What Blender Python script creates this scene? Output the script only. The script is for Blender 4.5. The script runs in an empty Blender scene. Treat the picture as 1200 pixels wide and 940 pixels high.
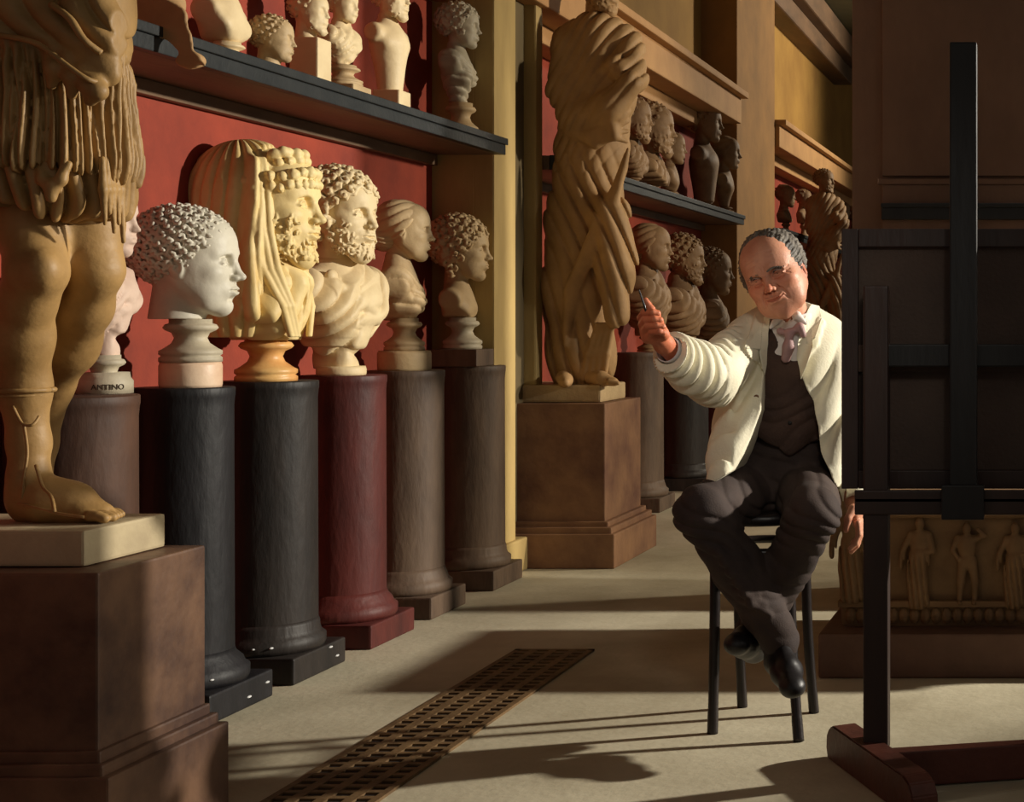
import bpy, bmesh, math, random
import numpy as np
from mathutils import Vector, Matrix

random.seed(7)
PI = math.pi
scene = bpy.context.scene
COL = scene.collection

# ------------------------------------------------------------------ camera space
F = 1800.0; VX, VY, CH = 1250.0, 375.0, 1.22
def P(px, py, Y):
    return np.array([(px - VX) * Y / F, Y, CH - (py - VY) * Y / F])

# ------------------------------------------------------------------ materials
def lin(c):
    return tuple(((v / 255.0) / 12.92 if v / 255.0 <= 0.04045 else ((v / 255.0 + 0.055) / 1.055) ** 2.4) for v in c)
MATS = {}
def mat(name, c1, c2=None, scale=6.0, rough=0.7, bump=0.15, bscale=60.0, metallic=0.0, spec=0.35, stretch=(1, 1, 1), detail=6.0, attr=None, coat=0.0, sub=0.0):
    m = bpy.data.materials.new(name); m.use_nodes = True
    nt = m.node_tree; N = nt.nodes; L = nt.links
    b = N['Principled BSDF']
    b.inputs['Roughness'].default_value = rough
    b.inputs['Metallic'].default_value = metallic
    b.inputs['Specular IOR Level'].default_value = spec
    b.inputs['Coat Weight'].default_value = coat
    if sub:
        b.inputs['Subsurface Weight'].default_value = sub
        b.inputs['Subsurface Radius'].default_value = (0.02, 0.008, 0.004)
    tc = N.new('ShaderNodeTexCoord'); mp = N.new('ShaderNodeMapping')
    mp.inputs['Scale'].default_value = stretch
    L.new(tc.outputs['Object'], mp.inputs['Vector'])
    c2 = c2 or c1
    nz = N.new('ShaderNodeTexNoise'); nz.inputs['Scale'].default_value = scale; nz.inputs['Detail'].default_value = detail
    nz.inputs['Roughness'].default_value = 0.62
    L.new(mp.outputs['Vector'], nz.inputs['Vector'])
    cr = N.new('ShaderNodeValToRGB')
    cr.color_ramp.elements[0].position = 0.33; cr.color_ramp.elements[1].position = 0.67
    cr.color_ramp.elements[0].color = (*lin(c1), 1); cr.color_ramp.elements[1].color = (*lin(c2), 1)
    L.new(nz.outputs['Fac'], cr.inputs['Fac'])
    out = cr.outputs['Color']
    if attr:
        at = N.new('ShaderNodeVertexColor'); at.layer_name = attr
        mx = N.new('ShaderNodeMix'); mx.data_type = 'RGBA'; mx.blend_type = 'MULTIPLY'
        mx.inputs['Factor'].default_value = 1.0
        L.new(out, mx.inputs['A']); L.new(at.outputs['Color'], mx.inputs['B'])
        out = mx.outputs['Result']
    L.new(out, b.inputs['Base Color'])
    if bump:
        n2 = N.new('ShaderNodeTexNoise'); n2.inputs['Scale'].default_value = bscale; n2.inputs['Detail'].default_value = 5
        L.new(mp.outputs['Vector'], n2.inputs['Vector'])
        bp = N.new('ShaderNodeBump'); bp.inputs['Strength'].default_value = bump; bp.inputs['Distance'].default_value = 0.01
        L.new(n2.outputs['Fac'], bp.inputs['Height']); L.new(bp.outputs['Normal'], b.inputs['Normal'])
    MATS[name] = m
    return m

# ------------------------------------------------------------------ object helpers
def empty(name, loc, label, cat, group=None):
    o = bpy.data.objects.new(name, None); COL.objects.link(o)
    o.location = Vector([float(v) for v in loc]); o.empty_display_size = 0.1
    o['label'] = label; o['category'] = cat
    if group: o['group'] = group
    return o

def link(name, me, m, parent=None, smooth=False):
    """me holds world coordinates; under a parent they become local to it"""
    if parent is not None:
        off = Vector((0, 0, 0)); q = parent
        while q is not None:
            off += q.location; q = q.parent
        me.transform(Matrix.Translation(-off))
    me.name = name
    o = bpy.data.objects.new(name, me); COL.objects.link(o)
    if m is not None: me.materials.append(m)
    if parent is not None: o.parent = parent
    if smooth:
        me.polygons.foreach_set('use_smooth', [True] * len(me.polygons))
    return o

def top(o, label, cat, group=None):
    o['label'] = label; o['category'] = cat
    if group: o['group'] = group
    return o

def recenter(o):
    """put the origin of a one-mesh thing at its base"""
    vs = [v.co for v in o.data.vertices]
    lo = Vector((min(v.x for v in vs), min(v.y for v in vs), min(v.z for v in vs)))
    hi = Vector((max(v.x for v in vs), max(v.y for v in vs), max(v.z for v in vs)))
    c = Vector(((lo.x + hi.x) / 2, (lo.y + hi.y) / 2, lo.z))
    o.data.transform(Matrix.Translation(-c)); o.location = c
    return o

def frombm(bm):
    bmesh.ops.recalc_face_normals(bm, faces=bm.faces)
    me = bpy.data.meshes.new('m'); bm.to_mesh(me); bm.free()
    return me

def bm_box(bm, lo, hi, bev=0.0, M=None, seg=2):
    lo = Vector([float(v) for v in lo]); hi = Vector([float(v) for v in hi])
    r = bmesh.ops.create_cube(bm, size=1.0)
    vs = r['verts']
    for v in vs:
        v.co = Vector((lo.x + (v.co.x + .5) * (hi.x - lo.x), lo.y + (v.co.y + .5) * (hi.y - lo.y), lo.z + (v.co.z + .5) * (hi.z - lo.z)))
    if bev > 0:
        es = list({e for v in vs for e in v.link_edges})
        rr = bmesh.ops.bevel(bm, geom=es, offset=bev, segments=seg, affect='EDGES', profile=0.6)
        vs = list({v for f in rr['faces'] for v in f.verts} | {v for v in vs if v.is_valid})
    if M is not None:
        for v in vs: v.co = M @ v.co
    return vs

def box(lo, hi, bev=0.0, M=None):
    bm = bmesh.new(); bm_box(bm, lo, hi, bev, M); return frombm(bm)

def bm_bar(bm, a, b, w, h, bev=0.003, up=(0, 0, 1)):
    """rectangular bar from a to b, w across, h along up"""
    a = Vector([float(v) for v in a]); b = Vector([float(v) for v in b])
    d = (b - a); L = d.length; d.normalize()
    u = Vector(up); s = d.cross(u).normalized(); u = s.cross(d).normalized()
    M = Matrix(((d.x, s.x, u.x, a.x), (d.y, s.y, u.y, a.y), (d.z, s.z, u.z, a.z), (0, 0, 0, 1)))
    bm_box(bm, (0, -w / 2, -h / 2), (L, w / 2, h / 2), bev, M)

def bar(a, b, w, h, bev=0.003, up=(0, 0, 1)):
    bm = bmesh.new(); bm_bar(bm, a, b, w, h, bev, up); return frombm(bm)

def bm_lathe(bm, c, prof, n=48, sx=1.0, sy=1.0):
    """prof: list of (r, z) bottom to top"""
    rings = []
    for r, z in prof:
        rings.append([bm.verts.new((c[0] + sx * r * math.cos(2 * PI * i / n), c[1] + sy * r * math.sin(2 * PI * i / n), c[2] + z)) for i in range(n)])
    for A, B in zip(rings, rings[1:]):
        for i in range(n):
            bm.faces.new((A[i], A[(i + 1) % n], B[(i + 1) % n], B[i]))
    bm.faces.new(rings[0][::-1]); bm.faces.new(rings[-1])

def lathe(c, prof, n=48, sx=1.0, sy=1.0):
    bm = bmesh.new(); bm_lathe(bm, c, prof, n, sx, sy); return frombm(bm)

def bm_tube(bm, pts, rad, n=12):
    pts = [Vector([float(x) for x in p]) for p in pts]
    if not hasattr(rad, '__len__'): rad = [rad] * len(pts)
    rings = []; pn = None
    for i, p in enumerate(pts):
        t = (pts[min(i + 1, len(pts) - 1)] - pts[max(i - 1, 0)]).normalized()
        if pn is None:
            pn = t.orthogonal().normalized()
        pn = (pn - t * pn.dot(t)).normalized(); bn = t.cross(pn)
        rings.append([bm.verts.new(p + rad[i] * (math.cos(2 * PI * k / n) * pn + math.sin(2 * PI * k / n) * bn)) for k in range(n)])
    for A, B in zip(rings, rings[1:]):
        for i in range(n): bm.faces.new((A[i], A[(i + 1) % n], B[(i + 1) % n], B[i]))
    bm.faces.new(rings[0][::-1]); bm.faces.new(rings[-1])

def tube(pts, rad, n=12):
    bm = bmesh.new(); bm_tube(bm, pts, rad, n); return frombm(bm)

def spline(pts, m=6):
    pts = [np.array(p, float) for p in pts]; out = []
    for i in range(len(pts) - 1):
        p0 = pts[max(i - 1, 0)]; p1 = pts[i]; p2 = pts[i + 1]; p3 = pts[min(i + 2, len(pts) - 1)]
        for k in range(m):
            t = k / m
            out.append(0.5 * (2 * p1 + (p2 - p0) * t + (2 * p0 - 5 * p1 + 4 * p2 - p3) * t * t + (3 * p1 - p0 - 3 * p2 + p3) * t ** 3))
    out.append(pts[-1]); return out

# ------------------------------------------------------------------ carving: a distance field that becomes a mesh
def rot(rx=0, ry=0, rz=0):
    rx, ry, rz = map(math.radians, (rx, ry, rz))
    cx, sx, cy, sy, cz, sz = math.cos(rx), math.sin(rx), math.cos(ry), math.sin(ry), math.cos(rz), math.sin(rz)
    return np.array([[cz, -sz, 0], [sz, cz, 0], [0, 0, 1]]) @ np.array([[cy, 0, sy], [0, 1, 0], [-sy, 0, cy]]) @ np.array([[1, 0, 0], [0, cx, -sx], [0, sx, cx]])
def smin(a, b, k):
    if k <= 0: return np.minimum(a, b)
    h = np.maximum(k - np.abs(a - b), 0) / k
    return np.minimum(a, b) - h * h * k * 0.25

class Field:
    def __init__(s, lo, hi, h):
        lo = np.minimum(np.array(lo, float), np.array(hi, float)); hi = np.maximum(lo, np.array(hi, float))
        s.h = h; s.lo = lo
        n = np.ceil((hi - lo) / h).astype(int) + 1
        s.ax = [(lo[i] + h * np.arange(n[i])).astype(np.float32) for i in range(3)]
        s.f = np.full(tuple(n), 1.0, np.float32)
        s.R = np.eye(3); s.t = np.zeros(3); s.s = 1.0
    def frame(s, R=None, t=(0, 0, 0), sc=1.0):
        s.R = np.eye(3) if R is None else R; s.t = np.array(t, float); s.s = sc
        return s
    def w(s, p): return s.t + s.s * (s.R @ np.array(p, float))
    def sl(s, lo, hi):
        out = []
        for i in range(3):
            a = int(max(0, math.floor((lo[i] - s.lo[i]) / s.h))); b = int(min(s.f.shape[i], math.ceil((hi[i] - s.lo[i]) / s.h) + 1))
            if b <= a: return None
            out.append(slice(a, b))
        return tuple(out)
    def grid(s, q):
        return s.ax[0][q[0]][:, None, None], s.ax[1][q[1]][None, :, None], s.ax[2][q[2]][None, None, :]
    def put(s, q, d, k, op):
        if op == '+': s.f[q] = smin(s.f[q], d, k)
        elif op == '-': s.f[q] = -smin(-s.f[q], d, k)
        elif op == '&': s.f[q] = -smin(-s.f[q], -d, k)
    def ell(s, c, r, k=0.0, op='+', ro=None):
        k *= s.s
        c = s.w(c); r = np.array(r if hasattr(r, '__len__') else (r, r, r), float) * s.s
        R = s.R if ro is None else s.R @ ro
        ext = np.sqrt(((R * r[None, :]) ** 2).sum(1)) + k + 2.5 * s.h
        q = s.sl(c - ext, c + ext) if op != '&' else (slice(None),) * 3
        if q is None: return
        x, y, z = s.grid(q); x = x - c[0]; y = y - c[1]; z = z - c[2]
        k0 = 0; k1 = 0
        for i in range(3):
            u = (x * R[0, i] + y * R[1, i] + z * R[2, i]) / r[i]
            k0 = k0 + u * u; k1 = k1 + (u / r[i]) ** 2
        k0 = np.sqrt(k0); k1 = np.sqrt(k1) + 1e-9
        s.put(q, (k0 * (k0 - 1) / k1).astype(np.float32), k, op)
    def cap(s, a, b, ra, rb=None, k=0.0, op='+'):
        k *= s.s
        rb = ra if rb is None else rb
        a = s.w(a); b = s.w(b); ra *= s.s; rb *= s.s
        m = max(ra, rb) + k + 2.5 * s.h
        q = s.sl(np.minimum(a, b) - m, np.maximum(a, b) + m)
        if q is None: return
        x, y, z = s.grid(q); d = b - a; L2 = float(d @ d) + 1e-12
        x = x - a[0]; y = y - a[1]; z = z - a[2]
        t = np.clip((x * d[0] + y * d[1] + z * d[2]) / L2, 0, 1)
        dd = np.sqrt((x - t * d[0]) ** 2 + (y - t * d[1]) ** 2 + (z - t * d[2]) ** 2) - (ra + (rb - ra) * t)
        s.put(q, dd.astype(np.float32), k, op)
    def chain(s, pts, rad, k=0.0, op='+'):
        if not hasattr(rad, '__len__'): rad = [rad] * len(pts)
        for i in range(len(pts) - 1): s.cap(pts[i], pts[i + 1], rad[i], rad[i + 1], k, op)
    def box(s, c, hf, rd=0.0, k=0.0, op='+', ro=None):
        k *= s.s
        c = s.w(c); hf = np.array(hf, float) * s.s; rd *= s.s
        R = s.R if ro is None else s.R @ ro
        ext = (np.abs(R) * hf[None, :]).sum(1) + k + 2.5 * s.h
        q = s.sl(c - ext, c + ext) if op != '&' else (slice(None),) * 3
        if q is None: return
        x, y, z = s.grid(q); x = x - c[0]; y = y - c[1]; z = z - c[2]
        o = 0; mx = None
        for i in range(3):
            u = np.abs(x * R[0, i] + y * R[1, i] + z * R[2, i]) - (hf[i] - rd)
            o = o + np.maximum(u, 0) ** 2; mx = u if mx is None else np.maximum(mx, u)
        s.put(q, (np.sqrt(o) + np.minimum(mx, 0) - rd).astype(np.float32), k, op)
    def local(s, x, y, z):
        x = x - s.t[0]; y = y - s.t[1]; z = z - s.t[2]; R = s.R
        return [(x * R[0, i] + y * R[1, i] + z * R[2, i]) / s.s for i in range(3)]
    def disp(s, fn, band=0.05):
        """fn(x,y,z local) -> outward push in local units"""
        x, y, z = s.grid((slice(None),) * 3)
        lx, ly, lz = s.local(x, y, z)
        s.f -= (fn(lx, ly, lz) * s.s).astype(np.float32) * (np.abs(s.f) < band)
    def line(s, pts, w, a, ymin=0.12, band=0.12):
        """ridge (a>0) or groove (a<0) along a line drawn on the front (local x,z), width w"""
        pts = [np.array(p, float) for p in pts]
        lo = np.min(pts, 0) - 3 * w; hi = np.max(pts, 0) + 3 * w
        cs = np.array([s.w((x, y, z)) for x in (lo[0], hi[0]) for y in (ymin, .75) for z in (lo[1], hi[1])])
        q = s.sl(cs.min(0), cs.max(0))
        if q is None: return
        lx, ly, lz = s.local(*s.grid(q)); d = None
        for p, r in zip(pts, pts[1:]):
            e = r - p; L = float(e @ e) + 1e-9
            t = np.clip(((lx - p[0]) * e[0] + (lz - p[1]) * e[1]) / L, 0, 1)
            dd = (lx - p[0] - t * e[0]) ** 2 + (lz - p[1] - t * e[1]) ** 2
            d = dd if d is None else np.minimum(d, dd)
        g = a * s.s * np.exp(-d / (w * w)) * np.clip((ly - ymin) * 20, 0, 1)
        s.f[q] -= (g * (np.abs(s.f[q]) < band * s.s)).astype(np.float32)
    def exit(s, o, d, far=1.2):
        """last solid point along a local ray from o towards d, or None"""
        d = np.array(d, float); d /= np.linalg.norm(d); o = np.array(o, float)
        ts = np.arange(0, far, s.h / s.s * .5)
        w = s.t + s.s * ((o[None, :] + ts[:, None] * d[None, :]) @ s.R.T)
        ii = np.round((w - s.lo) / s.h).astype(int)
        ok = ((ii >= 0) & (ii < np.array(s.f.shape))).all(1)
        ins = np.zeros(len(ts), bool)
        q = ii[ok]; ins[ok] = s.f[q[:, 0], q[:, 1], q[:, 2]] < 0
        k = np.nonzero(ins)[0]
        return None if len(k) == 0 else o + ts[k[-1]] * d
    def cut(s, fn, k=0.0):
        """keep where fn(local) < 0"""
        x, y, z = s.grid((slice(None),) * 3)
        d = (fn(*s.local(x, y, z)) * s.s).astype(np.float32)
        s.f = -smin(-s.f, -d, k * s.s)
    def arrays(s):
        f = s.f.copy()
        for a in (0, -1):
            f[a, :, :] = np.maximum(f[a, :, :], 1e-4); f[:, a, :] = np.maximum(f[:, a, :], 1e-4); f[:, :, a] = np.maximum(f[:, :, a], 1e-4)
        sg = f < 0
        nx, ny, nz = f.shape
        cs = np.zeros((nx - 1, ny - 1, nz - 1), np.int8)
        for i in (0, 1):
            for j in (0, 1):
                for k in (0, 1): cs += sg[i:nx - 1 + i, j:ny - 1 + j, k:nz - 1 + k]
        act = np.argwhere((cs > 0) & (cs < 8))
        idx = np.full(cs.shape, -1, np.int32); idx[act[:, 0], act[:, 1], act[:, 2]] = np.arange(len(act))
        pos = np.zeros((len(act), 3)); cnt = np.zeros(len(act))
        off = [(i, j, k) for i in (0, 1) for j in (0, 1) for k in (0, 1)]
        val = {o: f[act[:, 0] + o[0], act[:, 1] + o[1], act[:, 2] + o[2]].astype(float) for o in off}
        for o in off:
            for a in range(3):
                if o[a] == 0:
                    p = list(o); p[a] = 1; p = tuple(p)
                    v0, v1 = val[o], val[p]; m = (v0 < 0) != (v1 < 0)
                    t = np.where(m, v0 / np.where(m, v0 - v1, 1), 0)
                    q = np.tile(np.array(o, float), (len(act), 1)); q[:, a] += t
                    pos += q * m[:, None]; cnt += m
        pos = (act + pos / np.maximum(cnt, 1)[:, None]) * s.h + s.lo
        quads = []
        for a in range(3):
            b, c = (a + 1) % 3, (a + 2) % 3
            A = [slice(1, -1)] * 3; B = [slice(1, -1)] * 3
            A[a] = slice(0, -1); B[a] = slice(1, None)
            s0, s1 = sg[tuple(A)], sg[tuple(B)]
            e = np.argwhere(s0 != s1); flip = s0[e[:, 0], e[:, 1], e[:, 2]]
            base = e.copy(); base[:, b] += 1; base[:, c] += 1
            def gi(db, dc):
                q = base.copy(); q[:, b] -= db; q[:, c] -= dc
                return idx[q[:, 0], q[:, 1], q[:, 2]]
            q = np.stack([gi(1, 1), gi(0, 1), gi(0, 0), gi(1, 0)], 1)
            q = np.where(flip[:, None], q, q[:, ::-1])
            quads.append(q[(q >= 0).all(1)])
        return pos, np.concatenate(quads)
    def mesh(s, it=1):
        return nets([s.arrays()], it)

def nets(lst, it=1):
    vs = []; fs = []; n = 0
    for pos, q in lst:
        for _ in range(it):                       # a light smoothing pass
            acc = np.zeros_like(pos); cnt = np.zeros(len(pos))
            for a, b in ((0, 1), (1, 2), (2, 3), (3, 0)):
                np.add.at(acc, q[:, a], pos[q[:, b]]); np.add.at(cnt, q[:, a], 1)
                np.add.at(acc, q[:, b], pos[q[:, a]]); np.add.at(cnt, q[:, b], 1)
            pos = 0.5 * pos + 0.5 * acc / np.maximum(cnt, 1)[:, None]
        vs.append(pos); fs.append(q + n); n += len(pos)
    vs = np.concatenate(vs); fs = np.concatenate(fs)
    me = bpy.data.meshes.new('m')
    me.vertices.add(len(vs)); me.vertices.foreach_set('co', vs.astype(np.float32).ravel())
    me.loops.add(len(fs) * 4); me.loops.foreach_set('vertex_index', fs.astype(np.int32).ravel())
    me.polygons.add(len(fs)); me.polygons.foreach_set('loop_start', np.arange(0, len(fs) * 4, 4, dtype=np.int32))
    me.polygons.foreach_set('use_smooth', np.ones(len(fs), bool))
    me.update(calc_edges=True); me.validate()
    return me

def yaw(deg):
    """head frame (forward = local +Y) looking deg degrees from world +X towards +Y"""
    return rot(0, 0, deg - 90)

def nz3(x, y, z, sc=1.0, ph=0.0):
    x = x * sc + ph; y = y * sc + 1.7 * ph; z = z * sc - ph
    return (np.sin(x + 1.3 * np.sin(y * 1.1 + 0.5)) + np.sin(y * 1.3 + 1.1 * np.sin(z * 0.9)) + np.sin(z * 1.2 + 1.2 * np.sin(x * 1.2 + 2))) / 3
def pleat(t, sharp=1.6):
    """folds: rounded ridges with narrow valleys, -1..1"""
    a = np.abs(np.sin(t * 0.5))
    return 1 - 2 * (1 - a) ** sharp
# ------------------------------------------------------------------ heads (unit = head height, origin between the ears at eye level, +Y forward, +Z up)
def face(S, greek=True, beard=False, fat=1.0, female=False, squint=False, neck=(0, -.12, -.85), neck_r=.175, smile=False):
    S.ell((0, -.06, .13), (.33, .43, .37), 0)                       # cranium
    S.ell((0, .09, -.08), (.275 * fat, .285, .37), .12)             # face block
    S.ell((0, .17, .20), (.265, .20, .22), .14)                     # forehead
    for sx in (-1, 1):
        S.ell((sx * .225, .06, -.12), (.085, .17, .17), .12)
        S.chain([(sx * .205 * fat, .0, -.20), (sx * .15 * fat, .17, -.36), (0, .25, -.415)], [.075, .075, .085], .10)
        S.ell((sx * .12 * fat, .17, -.24), (.13, .155, .17), .10)
    S.ell((0, .285, -.43), (.08, .07, .068), .06)                   # chin
    S.chain([(-.20, .26, .07), (-.09, .335, .09), (0, .345, .07), (.09, .335, .09), (.20, .26, .07)], [.04, .042, .04, .042, .04], .06)
    for sx in (-1, 1):
        S.ell((sx * .175 * fat, .235, -.10), (.10, .095, .075), .08)  # cheek
        S.ell((sx * .130, .415, .002), (.100, .130, .060), .035, '-')
        S.ell((sx * .132, .262, -.003), (.082, .076, .070), .004)
    top_z = .07 if greek else .03
    S.chain([(0, .345 if greek else .335, top_z), (0, .385, -.03), (0, .435, -.13)], [.034, .031, .041], .045)
    S.ell((0, .450, -.140), (.040, .04, .033), .02)
    for sx in (-1, 1):
        S.ell((sx * .048, .398, -.152), (.032, .044, .030), .02)
    S.ell((0, .325, -.265), (.135, .072, .09), .07)                 # muzzle
    for sx in (-1, 1):                                              # ears
        S.ell((sx * .318, -.04, -.05), (.034, .072, .115), .02, ro=rot(12, 0, sx * -22))
        S.ell((sx * .352, -.02, -.04), (.02, .040, .070), .015, '-', ro=rot(12, 0, sx * -22))
        S.ell((sx * .300, .0, -.155), (.028, .03, .03), .02)
        S.ell((sx * .335, .015, -.06), (.012, .016, .028), .01)
    S.cap((0, -.09, -.15), neck, neck_r, neck_r * 1.12, .07)
    if not female:
        S.chain([(.18, -.1, -.25), (.04, .07, -.85)], [.045, .04], .06); S.chain([(-.18, -.1, -.25), (-.04, .07, -.85)], [.045, .04], .06)
    for sx in (-1, 1):
        zu, zl = (.008, -.022) if squint else (.034, -.040)
        S.line([(sx * .080, -.008), (sx * .10, zu - .008), (sx * .135, zu), (sx * .175, zu - .008), (sx * .205, -.012)], .011, .020)
        S.line([(sx * .080, -.018), (sx * .105, zl), (sx * .15, zl), (sx * .203, -.018)], .010, .013)
        S.line([(sx * .08, zu + .012), (sx * .11, zu + .03), (sx * .15, zu + .032), (sx * .205, zu + .008)], .010, -.014)
        S.line([(sx * .024, -.188), (sx * .032, -.186)], .012, -.03)
        S.line([(sx * .078, -.128), (sx * .086, -.158), (sx * .07, -.182)], .010, -.016)
    c = .020 if smile else 0
    S.line([(-.098, -.266 + c), (-.035, -.246), (0, -.252), (.035, -.246), (.098, -.266 + c)], .017, .020)
    S.line([(-.075, -.290 + c), (-.03, -.304), (.03, -.304), (.075, -.290 + c)], .021, .022)
    S.line([(-.108, -.272 + 1.2 * c), (-.05, -.272), (0, -.276), (.05, -.272), (.108, -.272 + 1.2 * c)], .0085, -.026)
    S.line([(-.045, -.352), (.045, -.352)], .030, -.022)
    S.line([(0, -.20), (0, -.23)], .012, -.008)
    if smile:
        for sx in (-1, 1):
            S.line([(sx * .085, -.15), (sx * .125, -.19), (sx * .150, -.25), (sx * .150, -.31)], .012, -.018)
            S.line([(sx * .12, -.27), (sx * .135, -.30)], .010, -.012)
            S.line([(sx * .075, -.055), (sx * .13, -.075), (sx * .19, -.06)], .010, -.012)
            S.line([(sx * .10, -.045), (sx * .16, -.045)], .014, .010)
            for dz in (-.02, .0, .02): S.line([(sx * .225, -.01 + dz), (sx * .262, -.01 + 2.2 * dz)], .006, -.008, ymin=.05)
            S.line([(sx * .018, .07), (sx * .024, .12)], .008, -.012)
            S.line([(sx * .05, .035), (sx * .13, .045 + (.01 if sx > 0 else -.012)), (sx * .22, .02)], .02, .012)
        for k, zf in enumerate((.16, .215, .27)):
            S.line([(-.16, zf - .012), (-.08, zf + .008), (0, zf), (.08, zf + .01), (.16, zf - .01)], .008, -.008)

def curly(S, n=190, r=.055, seed=1, cap=(.345, .445, .385), low=-.35, front=.30, size=1.0, rough_c=.022, hairline=.18):
    """a skull cap of snail curls: hairline above the brow, longer behind"""
    rd = random.Random(seed)
    S.ell((0, -.09, .15), (cap[0] - .0, cap[1] - .03, cap[2] - .0), 0)
    S.cut(lambda x, y, z: np.maximum(y * .9 + (hairline - z) * .9 - .20 + 0 * x, low - z), .03)
    ga = PI * (3 - math.sqrt(5))
    for i in range(n):
        u = 1 - 2 * (i + .5) / n; ph = i * ga; q = math.sqrt(1 - u * u)
        x, y, z = q * math.cos(ph), q * math.sin(ph), u
        p = np.array([x * cap[0], -.09 + y * cap[1], .15 + z * cap[2]])
        if p[1] * .9 + (hairline - p[2]) * .9 > .24: continue
        if p[2] < low: continue
        nrm = np.array([x / cap[0], y / cap[1], z / cap[2]]); nrm /= np.linalg.norm(nrm)
        t1 = np.cross(nrm, [rd.uniform(-1, 1), rd.uniform(-1, 1), rd.uniform(-1, 1)]); t1 /= np.linalg.norm(t1); t2 = np.cross(nrm, t1)
        rr = r * rd.uniform(.75, 1.2) * size
        pts = []
        for j in range(7):
            a = j * 1.15; rad = rr * (1 - .12 * j)
            pts.append(p + nrm * (.004 + .007 * j) + rad * (math.cos(a) * t1 + math.sin(a) * t2))
        S.chain(pts, rough_c * size, .006)

def beard_on(S, seed=3, full=1.0, n=150):
    rd = random.Random(seed)
    for sx in (-1, 1):
        S.chain([(sx * .235, .02, -.16), (sx * .20, .14, -.33), (sx * .06, .27, -.45 - .04 * full), (0, .29, -.46 - .05 * full)], [.05, .075, .08, .08], .06)
        S.chain([(sx * .115, .32, -.25), (sx * .05, .395, -.215), (0, .40, -.212)], [.018, .022, .022], .015)
        S.chain([(sx * .115, .32, -.25), (sx * .13, .28, -.35)], .026, .03)
    pts = []
    for i in range(n * 3):
        if len(pts) >= n: break
        a = rd.uniform(-1.45, 1.45); z = rd.uniform(-.56, -.08)
        lim = -.33 - .0 * abs(a) if abs(a) < .42 else (-.24 if abs(a) < .62 else -.10)
        if z > lim: continue
        p = S.exit((0, .02, max(z, -.42)), (math.sin(a), math.cos(a), (z + .42) * 1.6 if z < -.42 else 0))
        if p is None: continue
        pts.append((p, a))
    for p, a in pts:
        nrm = np.array([math.sin(a), math.cos(a), -.2]); t1 = np.array([math.cos(a), -math.sin(a), 0]); t2 = np.array([0, 0, 1.0])
        ph = rd.uniform(0, 6); r = rd.uniform(.022, .034); sg = rd.choice((-1, 1))
        S.chain([p + nrm * .004 * j + (r - .004 * j) * (math.cos(ph + sg * j) * t1 + math.sin(ph + sg * j) * t2) - t2 * .008 * j for j in range(5)], .0125, .006)

def straight_hair(S, bun=True, part=True, n=26, seed=2):
    S.ell((0, -.08, .15), (.355, .43, .375), 0)
    S.ell((.20, .04, .02), (.16, .26, .26), .05); S.ell((-.20, .04, .02), (.16, .26, .26), .05)
    S.cut(lambda x, y, z: y * 1.0 + (.17 - z) * .62 - .26 + .35 * np.abs(x), .03)
    if bun:
        S.ell((0, -.42, -.08), (.22, .22, .22), .08)
        S.ell((0, -.30, -.15), (.25, .22, .20), .06)
    def w(x, y, z):
        a = np.arctan2(np.abs(x) + .02, z + .25)
        return .014 * pleat(a * 26 + 3 * np.sin(y * 7) + 4 * y, 1.3)
    S.disp(w)

def volume_hair(S, seed=5, wide=.42, low=-.42, n=150):
    """thick curly mass falling round the ears"""
    curly(S, n, .06, seed, (wide, .47, .42), low, size=1.15, hairline=.17)
    rd = random.Random(seed + 9)
    for sx in (-1, 1):
        for i in range(26):
            p = np.array([sx * rd.uniform(.30, .40), rd.uniform(-.30, .12), rd.uniform(low, .15)])
            t = rd.uniform(0, 6)
            S.chain([p + .045 * np.array([.3 * math.sin(t + j), math.cos(t + j), math.sin(t + j)]) for j in range(5)], .026, .02)

# ------------------------------------------------------------------ bust: head on a chest on a socle
SOCLE = [(.0, 0), (.5, 0), (.5, .10), (.46, .14), (.50, .18), (.50, .26), (.42, .32), (.30, .44), (.26, .56), (.30, .68), (.40, .74), (.44, .80), (.40, .88), (.34, .90), (.34, 1.0), (.0, 1.0)]
def socle_mesh(c, r, h, prof=SOCLE):
    return lathe(c, [(max(a, .001) * 2 * r, b * h) for a, b in prof], 40)

def chest(S, style, w=1.0, depth=1.0, bottom=-1.75, seed=1):
    """chest block in head units; neck base near z = -.72"""
    W = .62 * w
    S.ell((0, -.10, -1.12), (.56 * w, .30 * depth, .46), 0)
    S.cap((-W, -.12, -.98), (W, -.12, -.98), .23, .23, .15)
    S.cap((0, -.11, -.55), (0, -.11, -.95), .20, .28, .16)
    if style in ('female', 'femaledrape'):
        for sx in (-1, 1): S.ell((sx * .24, .12, -1.28), (.19, .17, .18), .10)
    else:
        for sx in (-1, 1): S.ell((sx * .25, .08, -1.18), (.27, .16, .20), .10)
    S.cap((0, -.08, -1.2), (0, -.06, bottom), .30 * w, .15, .22)
    # cut the arms and the bottom to the classical bust curve
    def shape(x, y, z):
        t = np.clip((z + .75) / (bottom + .75), 0, 1.2)
        half = (.80 * w) * np.sqrt(np.clip(1 - t ** 2.4 * .93, 0.02, 1))
        return np.abs(x) - half
    S.cut(shape, .04)
    S.cut(lambda x, y, z: bottom - z + 0 * x, .02)
    S.cut(lambda x, y, z: -(y + .36 + .0 * z), .06)
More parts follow.
